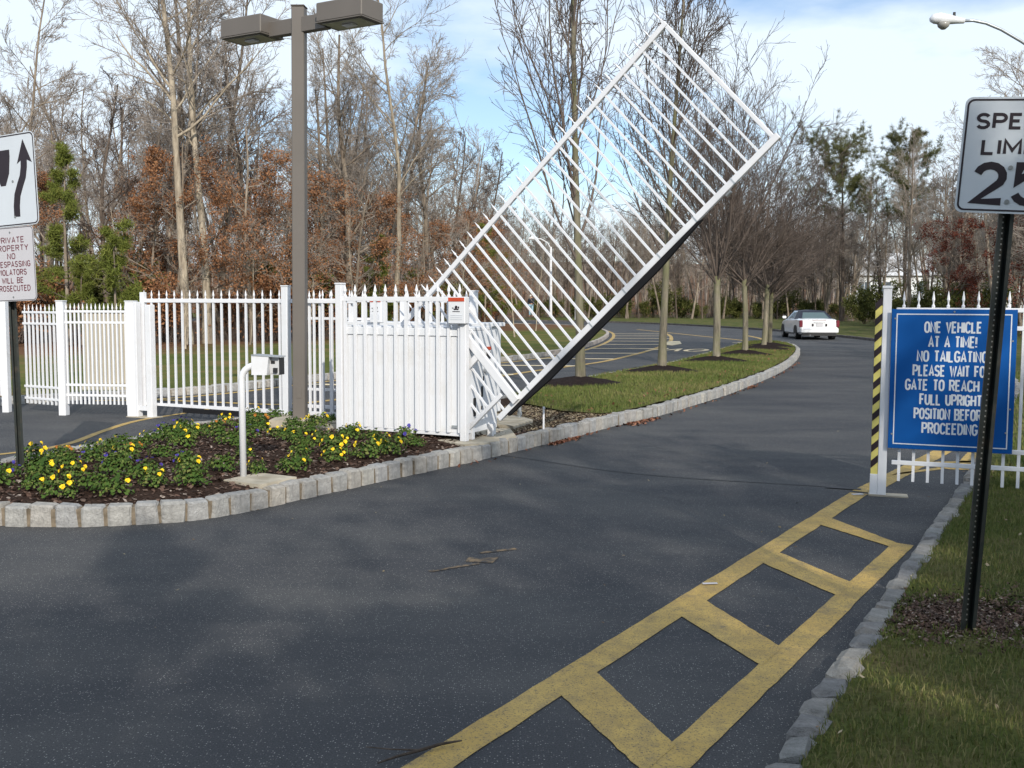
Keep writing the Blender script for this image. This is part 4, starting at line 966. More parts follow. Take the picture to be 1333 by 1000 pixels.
def pine_tree(seed, H=6, r0=.09, t0=.12, tw=40, blen=1.5, mt='needle', bark='bark', per=26, tl=.8, tuft=.17, jit=.3, top=False):
    rg = np.random.default_rng(seed); a, ra = glevel(rg, np.array([[0, 0, -.1]]), np.array([[.02, 0, 1]]), np.array([float(H)]), np.array([r0]), 9, .02, .02, .15)
    t = np.sort(rg.uniform(t0, .98, tw)); 
    q = kids(rg, a, ra, np.array([blen]), tw, t0, .99, 1.0, 1.45, 1.0, .35, 0 if top else tl); q = (q[0], q[1], q[2] * rg.uniform(1 - jit, 1 + jit, len(q[2])), q[3])
    b_, rb = glevel(rg, *q, 6, .07, .09, .3)
    q1 = kids(rg, b_, rb, q[2], 6, .3, 1, .4, .9, .45, .5, .3); c, rc = glevel(rg, *q1, 4, .08, .1, .4); rc = np.maximum(rc, .005)
    pts = np.concatenate([b_[:, 3:].reshape(-1, 3), c[:, 1:].reshape(-1, 3)]); pts = np.repeat(pts, per, 0); n = len(pts)
    d = norm(rg.normal(0, 1, (n, 3)) + np.array([0, 0, .55])); s = norm(np.cross(d, rg.normal(0, 1, (n, 3)))) * .011; L_ = rg.uniform(.5, 1.1, (n, 1)) * tuft; P = pts + rg.normal(0, .05, (n, 3))
    V = np.stack([P - s, P + s, P + d*L_ + s*.3, P + d*L_ - s*.3], 1).reshape(-1, 3)
    return {'trunk': mesh('trunk', *cat_([tubes(a, ra, 8)]), M[bark], True), 'branches': mesh('branches', *cat_([tubes(b_, rb, 4), tubes(c, rc, 3)]), M['twig_dark'], True),
            'needles': mesh('needles', V, np.arange(n*4).reshape(n, 4), M[mt], tint=np.repeat(rg.uniform(0, 1, n // per), per) * .6 + rg.uniform(0, .4, n))}
def shrub_tree(seed, H=2.4, r_=1.3, n=5200, mt='shrub', ls=(.05, .09)):
    rg = np.random.default_rng(seed); a, ra = glevel(rg, np.zeros((7, 3)), np.c_[rg.normal(0, .35, (7, 2)), np.ones(7)], np.full(7, H * .9), np.full(7, .03), 6, .09, .02, .3)
    q = kids(rg, a, ra, np.full(7, H), 9, .15, 1, .4, 1.0, .34, .5, .3); b_, rb = glevel(rg, *q, 5, .1, .03, .4)
    pts = np.concatenate([a[:, 2:].reshape(-1, 3), b_[:, 1:].reshape(-1, 3)]); P = pts[rg.integers(0, len(pts), n)] + rg.normal(0, .16, (n, 3)) * [1, 1, .8]; P[:, 2] = np.abs(P[:, 2])
    v_, f = leaf_quads(rg, P, ls)
    return {'stems': mesh('stems', *cat_([tubes(a, ra, 5), tubes(b_, rb, 3)]), M['bark_dark'], True), 'leaves': mesh('leaves', v_, f, M[mt], tint=rg.uniform(0, 1, n))}
def plant(name, kindd, x, y, z, s, rz, label, cat='tree', group=None, sz=None):
    t_ = thing(name, label, cat, (x, y, z), rz, group); t_.scale = (s, s, sz or s)
    for k_, me in kindd.items():
        o = link(k_, me, t_)
        if k_ in ('leaves', 'needles', 'foliage', 'blooms'): o['kind'] = 'stuff'
    return t_
TB = [bare_tree(s, H=14, r0=r, t0=t0, limbs=lm, lr=lr, k=(7, 6, 4), stems=st) for s, r, t0, lm, lr, st in ((1, .16, .30, 17, .30, 1), (2, .14, .38, 15, .27, 1), (3, .19, .25, 18, .33, 1), (4, .12, .42, 15, .24, 1), (5, .13, .35, 11, .30, 2), (6, .15, .30, 18, .28, 1))]
TDk = [bare_tree(s, H=12, r0=r, t0=.3, limbs=14, lr=.26, k=(6, 5, 4), bark='bark_dark', twig='twig_dark', twr=.010) for s, r in ((11, .13), (12, .11))]
TO = [bare_tree(s, H=9, r0=.11, t0=.18, limbs=16, lr=.40, k=(6, 5, 3), ang=(.8, 1.4), up=.01, leaves=n, leafmat='oakleaf', twr=.007, leaf_t=.85, lsize=(.03, .06)) for s, n in ((21, 11000), (22, 6000), (23, 9000))]
TR = [bare_tree(s, H=8, r0=.10, t0=.12, limbs=16, lr=.42, k=(6, 5, 3), ang=(.9, 1.45), up=.0, lsize=(.03, .065), leaves=11000, leafmat='redleaf', bark='bark_dark', twr=.007, leaf_t=.9) for s in (31,)]
TS = [bare_tree(s, H=5, r0=.035, t0=.2, limbs=12, lr=.34, k=(5, 4, 2), ang=(.5, 1.0), up=.05, bark='bark_light', twr=.005) for s in (41, 42)]
TBIG = bare_tree(51, H=17, r0=.17, t0=.42, limbs=19, lr=.30, k=(7, 7, 4), bark='bark_light', wander=.11)
TBIG2 = bare_tree(52, H=16, r0=.15, t0=.40, limbs=16, lr=.32, k=(7, 7, 4), bark='bark_light', wander=.12, spread=.15)
TF = [fan_tree(61, limbs=20, k=(12, 9, 3), ang=(.2, 1.0)), fan_tree(62, H=7.8, limbs=20, k=(12, 9, 3), ang=(.2, .95)), fan_tree(63, H=7.0, limbs=18, k=(12, 8, 3), ang=(.25, 1.1))]
TF1 = fan_tree(64, H=10.5, th=2.0, r0=.088, limbs=26, k=(8, 6, 3), ang=(.26, .60), lead=True)
TF2 = fan_tree(65, H=9.0, th=2.0, r0=.092, limbs=26, k=(8, 6, 3), ang=(.26, .62), lead=True)
TF3 = fan_tree(66, H=8.2, th=2.0, r0=.10, limbs=18, k=(10, 7, 3), ang=(.20, .72))
PY = [pine_tree(71, 6.3, .08, .12, 34, 1.15, per=18, jit=.5), pine_tree(72, 3.6, .06, .08, 28, 1.3, tl=.75, per=17, jit=.5), pine_tree(73, 5.0, .07, .1, 30, 1.2)]
PT = [pine_tree(74, 14.5, .2, .55, 60, 5.2, 'needle_dark', 'bark_dark', per=34, tl=.45, tuft=.34, jit=.6), pine_tree(75, 15.5, .19, .45, 58, 4.6, 'needle_dark', 'bark_dark', per=32, tl=.7, tuft=.34, jit=.6)]
SH = [shrub_tree(81), shrub_tree(82, 3.0, 1.4, 5600), shrub_tree(83, 1.7, 1.2, 4200)]
SHR = [shrub_tree(85, 1.8, 1.2, 3800, 'oakleaf', (.04, .08))]
rt = random.Random(3)
def rz(): return rt.uniform(0, 2 * PI)

# island trees, each with its mulch ring
def mound(name, x, y, rx_, ry_, h, z, m, rot=0):
    V = [(0, 0, h)]; F = []; n = 28; rr = random.Random(int(x * 100))
    wv = [rr.uniform(.88, 1.08) for _ in range(n)]
    for j, (rad, hh) in enumerate(((.12, h), (.35, h*.78), (.62, h*.45), (.85, h*.15), (1.0, -.02))):
        for k in range(n):
            a = 2*PI*k/n; w = 1 + (wv[k] - 1) * rad; V.append((math.cos(a)*rx_*rad*w, math.sin(a)*ry_*rad*w, hh + rr.uniform(-.012, .012)))
    for k in range(n): F.append([0, 1 + k, 1 + (k+1) % n])
    for j in range(4):
        for k in range(n): F.append([1+j*n+k, 1+(j+1)*n+k, 1+(j+1)*n+(k+1) % n, 1+j*n+(k+1) % n])
    return link(name, mesh(name, V, F, m, True), None, (x, y, z), (0, 0, rot), kind='structure')
isl_t = [(1.25, 18.85, TF1, 1.0, 'nearest island tree, tall and sparse, seen behind the raised gate'), (3.22, 22.25, TF2, 1.0, 'second island tree from the gate, just right of the rubber edge of the raised gate'),
         (5.2, 26.33, TF3, .97, 'third island tree from the gate, bare fan crown on a mossy trunk'), (6.72, 29.9, TF[0], .93, 'fourth island tree from the gate, before the closely paired last two'),
         (8.15, 33.6, TF[2], .90, 'left one of the paired last trees at the far end of the island'), (8.85, 35.6, TF[1], .80, 'right one of the paired last trees at the far end of the island')]
for x, y, kd, s, lb in isl_t:
    mound('mulch_ring', x, y, .84, .70, .13, .205, M['black_mulch']); plant('bare_tree', kd, x, y, .22, s, rz(), lb, group='trees along the island')
plant('bare_tree', TF[0], 9.4, 38.2, .2, .66, 1.0, 'small bare tree at the very tip of the island', group='trees along the island')

# hero forest trees
G_L = 'bare trees in the wood on the left'; G_B = 'bare trees beyond the far lawn'; G_R = 'bare trees on the right beyond the verge'
def gz(x, y):
    return .2 + max(0, min(1.0, (-x - 6) * .02)) if x < 0 else .12
heroes = [(-11.0, 35.2, TBIG, 1.0, .3, 'tall pale twin-stemmed tree left of the lamp column, its left stem'), (-10.55, 35.9, TBIG2, 1.05, 2.0, 'tall pale twin-stemmed tree left of the lamp column, its right stem'),
          (-5.0, 45, TBIG2, .95, 4.2, 'pale crooked tree right of the lamp column with a rust leaf clump'), (-7.4, 46, TB[2], 1.05, 1.0, 'large spreading bare tree directly behind the lamp column'),
          (-13.6, 42, TB[2], 1.15, 3.3, 'bare tree leaning over behind the young pine and the left signs'), (-17.0, 36, TB[0], 1.1, 5.0, 'bare tree above the median arrow sign')]
for x, y, kd, s, r_, lb in heroes: plant('bare_tree', kd, x, y, gz(x, y), s, r_, lb, group=G_L)
# random wood on the left
def edge_ok(x, y):
    # left wood lies beyond the litter edge of the lawn
    e = [(-60, 22), (-14, 33), (-10, 36), (-6, 44), (-2, 62), (-1, 86), (3, 101)]
    for (x0, y0), (x1, y1) in zip(e[:-1], e[1:]):
        if x0 <= x < x1: return y > y0 + (y1 - y0) * (x - x0) / (x1 - x0) + 1.0
    return y > 101
def scatter(n, xr, yr, ok, mind=1.6, fr=True):
    out = []; tries = 0
    while len(out) < n and tries < 20000:
        tries += 1; x, y = rt.uniform(*xr), rt.uniform(*yr)
        if fr and abs(x / y) > .56: continue
        if ok(x, y) and all((x - a)**2 + (y - c)**2 > mind**2 for a, c in out): out.append((x, y))
    return out
def kindlabel(kd):
    if kd is TB[4]: return 'two-stemmed bare tree'
    if kd is TB[3]: return 'slender bare tree, branching high up'
    if kd is TB[2]: return 'broad-crowned bare grey tree'
    if any(kd is q_ for q_ in TDk): return 'dark-barked bare tree'
    return 'tall bare grey-brown tree'
LBL = {'L1': 'bare grey-brown tree standing in the wood behind the left fence', 'O': 'low oak still holding rust-brown leaves in the left wood', 'B': 'bare tree in the line of wood beyond the far lawn', 'R': 'bare tree in the wood behind the blue sign and the car'}
for i, (x, y) in enumerate(scatter(92, (-44, 0), (34, 84), edge_ok, 1.5)):
    h = rt.uniform(.78, 1.08); kd = TB[i % 6] if i % 4 else TDk[i % 2]
    plant('bare_tree', kd, x, y, gz(x, y), h, rz(), kindlabel(kd) + (' in the wood left of the lamp column' if x / y < -.205 else ' in the wood between lamp column and raised gate'), group=G_L)
for i, (x, y) in enumerate([(-12.2, 36.6), (-9.3, 37.2), (-13.6, 38.5), (-11.2, 40.5), (-8.2, 40.5), (-6.6, 42.6), (-4.9, 47.4), (-3.9, 50.8), (-3.0, 56.5), (-16.2, 35.2), (-2.2, 63), (-1.4, 69), (-19, 38), (-14.8, 44), (-9.8, 46), (-5.8, 52), (-3.6, 60), (-1.2, 78)]):
    plant('oak_tree', TO[i % 3], x, y, gz(x, y), rt.uniform(.72, 1.02), rz(), LBL['O'].replace('in the left wood', 'left of the lamp column' if x / y < -.205 else 'between lamp column and raised gate'), group='rust-leaved oaks in the left wood')
for x, y, k_, s, lb in ((-14.2, 33.2, 0, 1.0, 'tall young pine just right of the median arrow sign'), (-12.0, 31.4, 1, 1.0, 'low bushy yellow-green pine behind the left fence post'), (-13.5, 32.6, 2, .55, 'small pine between the tall young pine and the bushy one'),
                       (-5.6, 44, 2, .85, 'young pine showing through the gate pickets right of the lamp column'), (-1.6, 60, 0, .95, 'young pine seen through the lower half of the raised gate'), (-17.0, 34.5, 0, .7, 'young pine behind the trespassing notice'), (-.6, 74, 2, 1.0, 'small pine by the far lawn behind the raised gate')):
    plant('pine_tree', PY[k_], x, y, gz(x, y), s, rz(), lb, group='young pines by the left wood')
# beyond the far lawn, centre
for i, (x, y) in enumerate(scatter(84, (-4, 44), (101, 122), lambda x, y: not (.326 < x / y < .405), 1.3)):
    kd = TB[i % 6] if i % 3 else TDk[i % 2]; plant('bare_tree', kd, x, y, .12, rt.uniform(.68, .9), rz(), kindlabel(kd) + ' in the wood beyond the far lawn', group=G_B)
# right wood
def rok(x, y): return x > 21.0 + max(0, (y - 42)) * .12 and x > 0
for i, (x, y) in enumerate(scatter(120, (20, 66), (46, 118), lambda x, y: rok(x, y) and not (y > 92 and .326 < x / y < .405 and rt.random() < .8), 1.5)):
    kd = TDk[i % 2] if i % 2 else TB[i % 6]; plant('bare_tree', kd, x, y, .14, rt.uniform(.66, .9), rz(), kindlabel(kd) + ' in the wood behind the car and blue sign', group=G_R)
for x, y, k_, s, lb in ((27.0, 85, 0, .97, 'tall pine with flat olive crown above the white car'), (31.6, 84, 1, .97, 'tall ragged pine left of the speed limit sign')):
    plant('pine_tree', PT[k_], x, y, .12, s, rz(), lb, group='tall pines behind the road')
for x, y, s, lb in ((22.2, 45, .95, 'dark red-leaved oak behind the speed limit post'), (25.0, 49, .85, 'dark red-leaved oak left of the speed limit post'), (21.6, 51.5, .8, 'small dark red-leaved oak over the right fence')):
    plant('oak_tree', TR[0], x, y, .12, s, rz(), lb, group='dark red oaks on the right')
plant('bare_tree', TB[2], 14.6, 26.5, .12, .78, 2.2, 'bare tree reaching in at the top right corner behind the speed limit sign', group=G_R)
plant('bare_tree', TB[0], 18.2, 33.0, .12, .75, 4.2, 'bare tree behind the speed limit sign, near the right edge', group=G_R)
for i in range(24):
    x = -2 + i * 1.55 + rt.uniform(-.5, .5); y = 96.5 + rt.uniform(-1, 2) - max(0, x - 18) * .2
    plant('bare_tree', TDk[i % 2] if i % 2 else TB[(i // 2) % 6], x, y, .1, rt.uniform(.62, .85), rz(), 'bare tree standing forward at the edge of the wood beyond the far lawn', group=G_B)
for i, (x, y) in enumerate(scatter(16, (17, 34), (30, 62), lambda x, y: x / y > .44 and x > 17, 1.8, False)):
    plant('bare_tree', TB[i % 6], x, y, .12, rt.uniform(.72, .88), rz(), kindlabel(TB[i % 6]) + ' behind the speed limit sign', group=G_R)
# shrubs along the edge of the wood
for i in range(26):
    x = -3 + i * 1.75 + rt.uniform(-.4, .4); y = 98.5 + rt.uniform(-1.0, 3.5) - max(0, x - 18) * .25
    plant('evergreen_shrub', SH[i % 3], x, y, .1, rt.uniform(.65, 1.15) * (.75 if x > 29 else 1), rz(), 'yellow-green evergreen shrub at the edge of the far wood', 'shrub', 'evergreen shrubs at the edge of the far wood')
for i, (x, y) in enumerate(scatter(26, (-26, 0), (32, 84), lambda x, y: edge_ok(x, y) and not edge_ok(x, y - 9), 1.4)):
    k_ = SHR[0] if i % 3 else SH[i % 3]
    plant('brown_shrub', k_, x, y, gz(x, y), rt.uniform(.8, 1.4), rz(), 'brown-leaved shrub at the foot of the left wood' if i % 3 else 'green shrub at the foot of the left wood', 'shrub', 'shrubs at the foot of the left wood')
for i, (x, y) in enumerate([(-2.2, 44.8), (0.1, 47), (1.3, 57), (-10.4, 33), (-7.6, 39), (-4.2, 45.8), (-12.8, 34), (-9, 35.6), (-6.2, 41.2)]):
    plant('sapling', TS[i % 2], x, y, .2, rt.uniform(.75, 1.1), rz(), 'thin pale sapling on the far lawn, seen through the raised gate' if i < 3 else 'thin pale sapling at the edge of the left wood', 'tree', 'pale saplings')
for i, (x, y) in enumerate(scatter(14, (19, 30), (43, 82), lambda x, y: rok(x, y) and not rok(x - 3, y), 1.5)):
    plant('evergreen_shrub', SH[i % 3], x, y, .1, rt.uniform(.7, 1.1), rz(), 'green shrub by the verge behind the blue sign', 'shrub', 'shrubs by the right wood')
# far wood that reads as one mass: thin trees joined
rg = np.random.default_rng(77); parts = []
N = 760; X = np.where(rg.uniform(0, 1, N) < .5, rg.uniform(-95, 110, N), rg.uniform(5, 90, N)); Y = rg.uniform(122, 175, N)
X[:190] = rg.uniform(-60, -2, 190); Y[:190] = rg.uniform(66, 110, 190); sel_ = (np.arange(N) > 190) & (X / Y > .32) & (X / Y < .41); Y[sel_] = rg.uniform(146, 175, int(sel_.sum()))
z0 = np.where(Y > 125, .1 + 9.5 * np.clip((Y - 125) / 205 * 2.2, 0, 1) ** 1.5, .2)
P0 = np.c_[X, Y, z0]; Ln = rg.uniform(7.5, 11.5, N); Ln[:190] *= 1.12
a, ra = glevel(rg, P0, np.c_[rg.normal(0, .05, (N, 2)), np.ones(N)], Ln, rg.uniform(.06, .13, N), 6, .05, .03, .25)
q = kids(rg, a, ra, Ln, 12, .25, 1, .4, 1.0, .30, .5, .45); b_, rb = glevel(rg, *q, 4, .1, .05, .35); rb = np.maximum(rb, .018)
q1 = kids(rg, b_, rb, q[2], 6, .2, 1, .4, 1.0, .5, .6, .3); c, rc = glevel(rg, *q1, 3, .1, .05, .5); rc = np.maximum(rc, .012)
v_, f = cat_([tubes(a, ra, 5), tubes(b_, rb, 3), tubes(c, rc, 3)])
tag(link('distant_wood', mesh('distant_wood', v_, f, M['twig'], True)), 'grey-brown mass of bare trees behind the nearer trunks', 'wood', kind='stuff')
# brush and fallen-leaf undergrowth at the foot of the woods
def brush(name, P, z, hgt, label, mt='oakleaf', sz=(.03, .07)):
    n = len(P); d = np.c_[rg.normal(0, .3, (n, 2)), np.ones(n)]; pts, rad = glevel(rg, np.c_[P, z], d, rg.uniform(.3, 1, n) * hgt, np.full(n, .006), 3, .2, .02, .4); v_, f = tubes(pts, rad, 3)
    Q = pts[:, 1:].reshape(-1, 3)[rg.integers(0, n * 2, n)] + rg.normal(0, .06, (n, 3)); v2, f2 = leaf_quads(rg, Q, sz)
    V, F = cat_([(v_, f), (v2, f2)]); me = mesh(name, V, F, [M['twig_dark'], M[mt]], tint=np.r_[np.zeros(len(f)), rg.uniform(0, 1, len(f2))])
    me.polygons.foreach_set('material_index', np.r_[np.zeros(len(f), int), np.ones(len(f2), int)])
    return tag(link(name, me), label, 'undergrowth', kind='stuff')
Q = rg.uniform([-34, 28], [4, 100], (60000, 2)); msk = np.array([edge_ok(x, y + 1) and not edge_ok(x, y - 10) for x, y in Q]); Q = Q[msk][:9000]
brush('undergrowth', Q, np.array([gz(x, y) for x, y in Q]) - .05, 1.3, 'brown leafy undergrowth at the foot of the left wood')
Q = np.c_[rg.uniform(-6, 62, 7000), rg.uniform(99, 112, 7000)]
brush('undergrowth', Q, np.full(len(Q), .1), 1.7, 'brown undergrowth beyond the far lawn')
Q = rg.uniform([19, 42], [42, 90], (9000, 2)); Q = Q[np.array([rok(x, y) for x, y in Q])][:3500]
brush('undergrowth', Q, np.full(len(Q), .1), 1.2, 'brown undergrowth in the wood on the right')

# trees behind and beside the camera, whose shade falls on the road
sh = [(-5.0, -4.6, PY[0], 1.15), (-2.6, -5.8, PY[0], 1.2), (-.3, -6.4, PY[0], 1.2), (1.9, -4.3, PY[1], 1.5), (-1.5, -5.0, PY[2], 1.25), (.9, -5.4, PY[0], 1.15), (3.0, -5.1, PY[2], 1.25), (-3.7, -5.2, PY[2], 1.25), (-.4, -4.4, PY[1], 1.5), (2.0, -7.0, PY[0], 1.05), (6.2, -8.0, PT[0], .66), (8.6, -9.0, PT[1], .66), (4.4, -8.6, PY[0], 1.3), (11.5, -13, TB[0], 1.05), (7.5, -19, TB[2], 1.1), (13, -2, TB[4], .9), (-8.5, -20, TB[0], 1.0), (16, 4.5, TB[1], .95), (18.5, 12, TB[3], .9), (19, -6, TB[5], 1.0)]
for x, y, kd, s in sh:
    plant('pine_tree' if kd in PT + PY else 'bare_tree', kd, x, y, .1, s, rz(), 'roadside tree standing behind the camera, out of the photo', group='trees behind the camera')

# ------------------------------------------------------------------ pansies
def pansy(seed, cols, nb, nl=240, r_=.17, h=.14):
    rg = np.random.default_rng(seed); n = nl; a = rg.uniform(0, 2*PI, n); el = rg.uniform(0.05, 1.35, n); rr = rg.uniform(.45, 1, n)
    P = np.c_[np.cos(a)*np.cos(el)*r_*rr, np.sin(a)*np.cos(el)*r_*rr, .02 + np.sin(el)*h*rr]; o = norm(P + [0, 0, .03])
    s = norm(np.cross(o, rg.normal(0, 1, (n, 3)))); d = norm(np.cross(s, o) + o*.5 + rg.normal(0, .3, (n, 3))); L_ = rg.uniform(.022, .042, (n, 1)); W = L_ * .45
    V = np.stack([P, P + d*L_*.5 + s*W + o*.004, P + d*L_*1.1 - o*.006, P + d*L_*.5 - s*W + o*.004], 1).reshape(-1, 3)
    F = np.arange(n*4).reshape(n, 4); res = {'foliage': mesh('foliage', V, F, M['pansy_leaf'], tint=rg.uniform(0, 1, n))}
    mb = []; 
    bl = []
    for k in range(nb):
        al = rg.uniform(0, 2*PI); e = rg.uniform(.25, 1.2); c = np.array([math.cos(al)*math.cos(e)*r_*.95, math.sin(al)*math.cos(e)*r_*.95, .045 + math.sin(e)*h*1.05]); nn_ = norm(np.array([math.cos(al)*.5, math.sin(al)*.5 - .45, .55]) + rg.normal(0, .2, 3))
        u_ = norm(np.cross(nn_, [0, 0, 1.])); w_ = np.cross(nn_, u_); V = []; F = []; 
        for j in range(5):
            t_ = 2*PI*j/5 + .3; rad = .0165 * (1.1 if j < 2 else .95); cc = c + (u_*math.cos(t_) + w_*math.sin(t_)) * rad*.75; V0 = len(V)
            for q_ in range(6): z_ = 2*PI*q_/6; V.append(cc + (u_*math.cos(z_) + w_*math.sin(z_))*rad*.68 + nn_*(.004*math.cos(z_*1.0+j)))
            F.append(list(range(V0, V0+6)))
        bl.append((V, F))
    mi = {'petal_y': 0}
    V = []; F = []
    for v_, f in bl:
        o_ = len(V); V += v_; F += [[i + o_ for i in g_] for g_ in f]
    if nb: res['blooms'] = mesh('blooms', np.array(V), F, M[cols], tint=rg.uniform(0, 1, len(F)))
    return res
PN_ = {'yellow': [pansy(s, 'petal_y', nb) for s, nb in ((1, 4), (2, 7), (3, 3))], 'violet': [pansy(s, 'petal_b', nb) for s, nb in ((4, 4), (5, 6))], 'rust': [pansy(6, 'petal_r', 4)], 'none': [pansy(7, 'petal_y', 0, 260), pansy(8, 'petal_y', 1, 240)]}
bedp = np.r_[offset(K_near, .30)[:60], offset(K_back, .22)[-42:]]
bed_in = [p for p in sample(np.array([tuple(p) for p in isl]), 5000) if p[1] < 13.2]
ED = edge_dist(isl, np.array(bed_in)); acc = []
PLN = {'yellow': 'pansy plant with yellow blooms in the mulch bed', 'violet': 'pansy plant with violet-blue blooms in the mulch bed', 'rust': 'pansy plant with a few rust-orange blooms in the mulch bed', 'none': 'leafy pansy plant without open blooms in the mulch bed'}
def bedz(x, y): 
    dd_ = float(edge_dist(isl, np.array([[x, y]]))[0]); return .135 + min(dd_, .8) * .07 + .01
for (x, y), dd_ in zip(bed_in, ED):
    if dd_ < .24 or len(acc) > 105: continue
    if any((x - a)**2 + (y - b2)**2 < .27**2 for a, b2, _ in acc): continue
    if (x + 2.62)**2 + (y - 12.77)**2 < .3**2 or (x + 2.3)**2 + (y - 8.75)**2 < .24**2 or (x + 4.37)**2 + (y - 9.05)**2 < .16**2: continue
    # keep clear of the fence foot and the bare mulch in the middle and at the kerb
    if y > 11.55 - .46 * (x + 1.93) and x > -2.2: continue
    bare = ((x + 3.0) / .75)**2 + ((y - 10.3) / .75)**2 < 1 or ((x + 2.4) / .5)**2 + ((y - 9.6) / .6)**2 < 1
    if bare and rt.random() < .93: continue
    if rt.random() < .22: continue
    if dd_ < .45 and rt.random() < .25: continue
    if x > -.75 : continue
    front = dd_ < .75 and y < 11
    w = (['yellow'] * 6 + ['none'] * 4 + ['rust'] * 1) if front else (['violet'] * 3 + ['none'] * 9 + ['yellow'] * 3 + ['rust'] * 1)
    acc.append((x, y, rt.choice(w)))
for x, y, k_ in acc:
    s = rt.uniform(.66, 1.0); t_ = thing('pansy_plant', PLN[k_], 'flower', (x, y, bedz(x, y) - .01), rt.uniform(-.5, .5), 'pansies in the flower bed'); t_.scale = (s, s, s * rt.uniform(.85, 1.15))
    for n_, me in rt.choice(PN_[k_]).items():
        o = link(n_, me, t_)
        o['kind'] = 'stuff'
# mulch chips
def chipset(name, P, z, size, m, label, cat, flat=.5):
    v_, f = flakes(P, z, size, flat); me = mesh(name, v_, f, M[m], tint=rng.uniform(0, 1, len(f)) ** 1.3); return tag(link(name, me), label, cat, kind='stuff')
P = sample(isl, 60000); P = P[P[:, 1] < 14.3][:30000]; D_ = edge_dist(isl, P)
chipset('mulch_chips', P, .137 + np.minimum(D_, .8) * .07 * (P[:, 1] < 12) + .010, (.006, .022), 'chips', 'dark shredded bark mulch covering the flower bed', 'mulch')
gp = np.array([(-.1, 12.0), (.35, 12.4), (1.6, 14.6), (1.2, 15.8), (-.1, 15.2), (-.6, 13.6)])
P = sample(gp, 9000); chipset('leaf_bits', P, np.full(len(P), .15), (.005, .015), 'gravel', 'pale leaf bits on bare soil beside the raised gate pads', 'leaf litter', .6)
def drift(i0, i1, n, w=.16, off=-.06):
    Kx = K_near; sel = Kx[(Kx[:, 1] > i0) & (Kx[:, 1] < i1) & (Kx[:, 0] > -.7)]; o_ = offset(sel, off); t_ = rng.uniform(0, len(o_) - 1.001, n); i = t_.astype(int); f = (t_ - i)[:, None]; base = o_[i] * (1 - f) + o_[i+1] * f; nr = norm(base - sel[i] + 1e-6)
    return base + nr * np.abs(rng.normal(0, w, (n, 1)))
P = np.concatenate([drift(12.0, 12.9, 260, .06), drift(14.0, 15.0, 240, .10), drift(20.2, 21.0, 120, .07), drift(10, 30, 160, .08)])
chipset('leaf_drift', P, np.full(len(P), .012), (.010, .028), 'redlitter', 'rust-brown leaves drifted against the island kerb on the road', 'leaf litter', .8)
# bits on the road
P = rng.uniform([-3, 3], [9, 22], (260, 2)); P = P[inside(road_poly, P)]; P = P[~inside(np.array([tuple(p) for p in isl]), P)]
chipset('road_debris', P, np.full(len(P), .008), (.004, .012), 'gravel', 'tiny leaf and stone bits scattered on the asphalt', 'debris', .4)
# fallen twig
t_ = thing('fallen_twig', 'thin forked dead twig lying on the yellow line at the bottom edge', 'twig', (-.32, 3.72, .01))
MB().tube([(-.16, -.10, .003), (-.09, -.06, .012), (-.02, .00, .006), (.06, .05, .010), (.135, .085, .008)], [.003, .005, .006, .006, .003], 6).obj('stem', M['bark_dark'], t_)
MB().tube([(-.02, .0, .008), (-.12, .0, .010), (-.22, .03, .006)], [.004, .003, .002], 5).obj('side_shoot', M['bark_dark'], t_)
t_ = tag(MB().box(-.04, .04, -.02, .02, 0, .02, bev=.006).obj('pale_stone', M['stone'], loc=(3.46, 7.2, .002), rot=(0, 0, .4)), 'small pale stone lying on the asphalt near the right kerb', 'stone')
o = tag(MB().box(-.05, .05, -.02, .02, 0, .004).obj('paper_scrap', M['signpink'], loc=(3.03, 8.98, .006), rot=(0, 0, .2)), 'scrap of white litter at the foot of the landing post', 'litter')
o = tag(MB().box(-.045, .045, -.012, .012, 0, .003).obj('paper_scrap', M['signpink'], loc=(1.18, 6.05, .010), rot=(0, 0, .1)), 'scrap of white litter on the edge of the yellow line', 'litter')

# ------------------------------------------------------------------ grass blades
def blade_field(name, P, z, h, w, m, label, lean=.6, pw=1.0):
    v_, f = blades(P, z, h, w, lean); tt = np.repeat(rng.uniform(0, 1, len(P)) ** pw, 2); pat = np.repeat(np.clip(.5 + .5 * wob(P, 1.1, 3), 0, 1), 2)
    # the two quads of a blade are stored in two blocks per blade: rows alternate
    return tag(link(name, mesh(name, v_, f, M[m], tint=np.clip(tt * .55 + pat * .45, 0, 1))), label, 'grass', kind='stuff')
nearv = np.array([tuple(p) for p in offset(K_right, -.10)[8:60]] + [(6.5, 9.5), (5.2, 4.0), (4.0, 1.5), (1.0, 1.0)])
P = sample(nearv, 110000); dk = np.hypot(P[:, 0] - 2.3, P[:, 1] - 5.1) ; P = P[(dk > .34 + .14 * wob(P, 6)) | (rng.uniform(0, 1, len(P)) < .10)]; D_ = edge_dist(np.array(vp), P)
blade_field('verge_grass', P, .085 + verge_h(P, D_) - .004, (.012, .042), .0028, 'blade', 'short winter grass on the right verge', .8)
P = sample(nearv, 5000); dk = np.hypot(P[:, 0] - 2.3, P[:, 1] - 5.1); P = P[dk < .5][:2500]; 
Pq = np.c_[rng.normal(2.28, .22, 6000), rng.normal(5.08, .20, 6000)]; Pq = Pq[inside(nearv, Pq)]
chipset('dirt_and_leaves', Pq, .085 + verge_h(Pq, edge_dist(np.array(vp), Pq)) + .006, (.004, .013), 'chips', 'dark bare soil and dead leaves round the speed limit post', 'soil', .6)
P = sample(nearv, 420); chipset('fallen_leaves', P, .085 + verge_h(P, edge_dist(np.array(vp), P)) + .018, (.004, .012), 'gravel', 'scattered dead leaves on the right verge', 'leaf litter', .8)
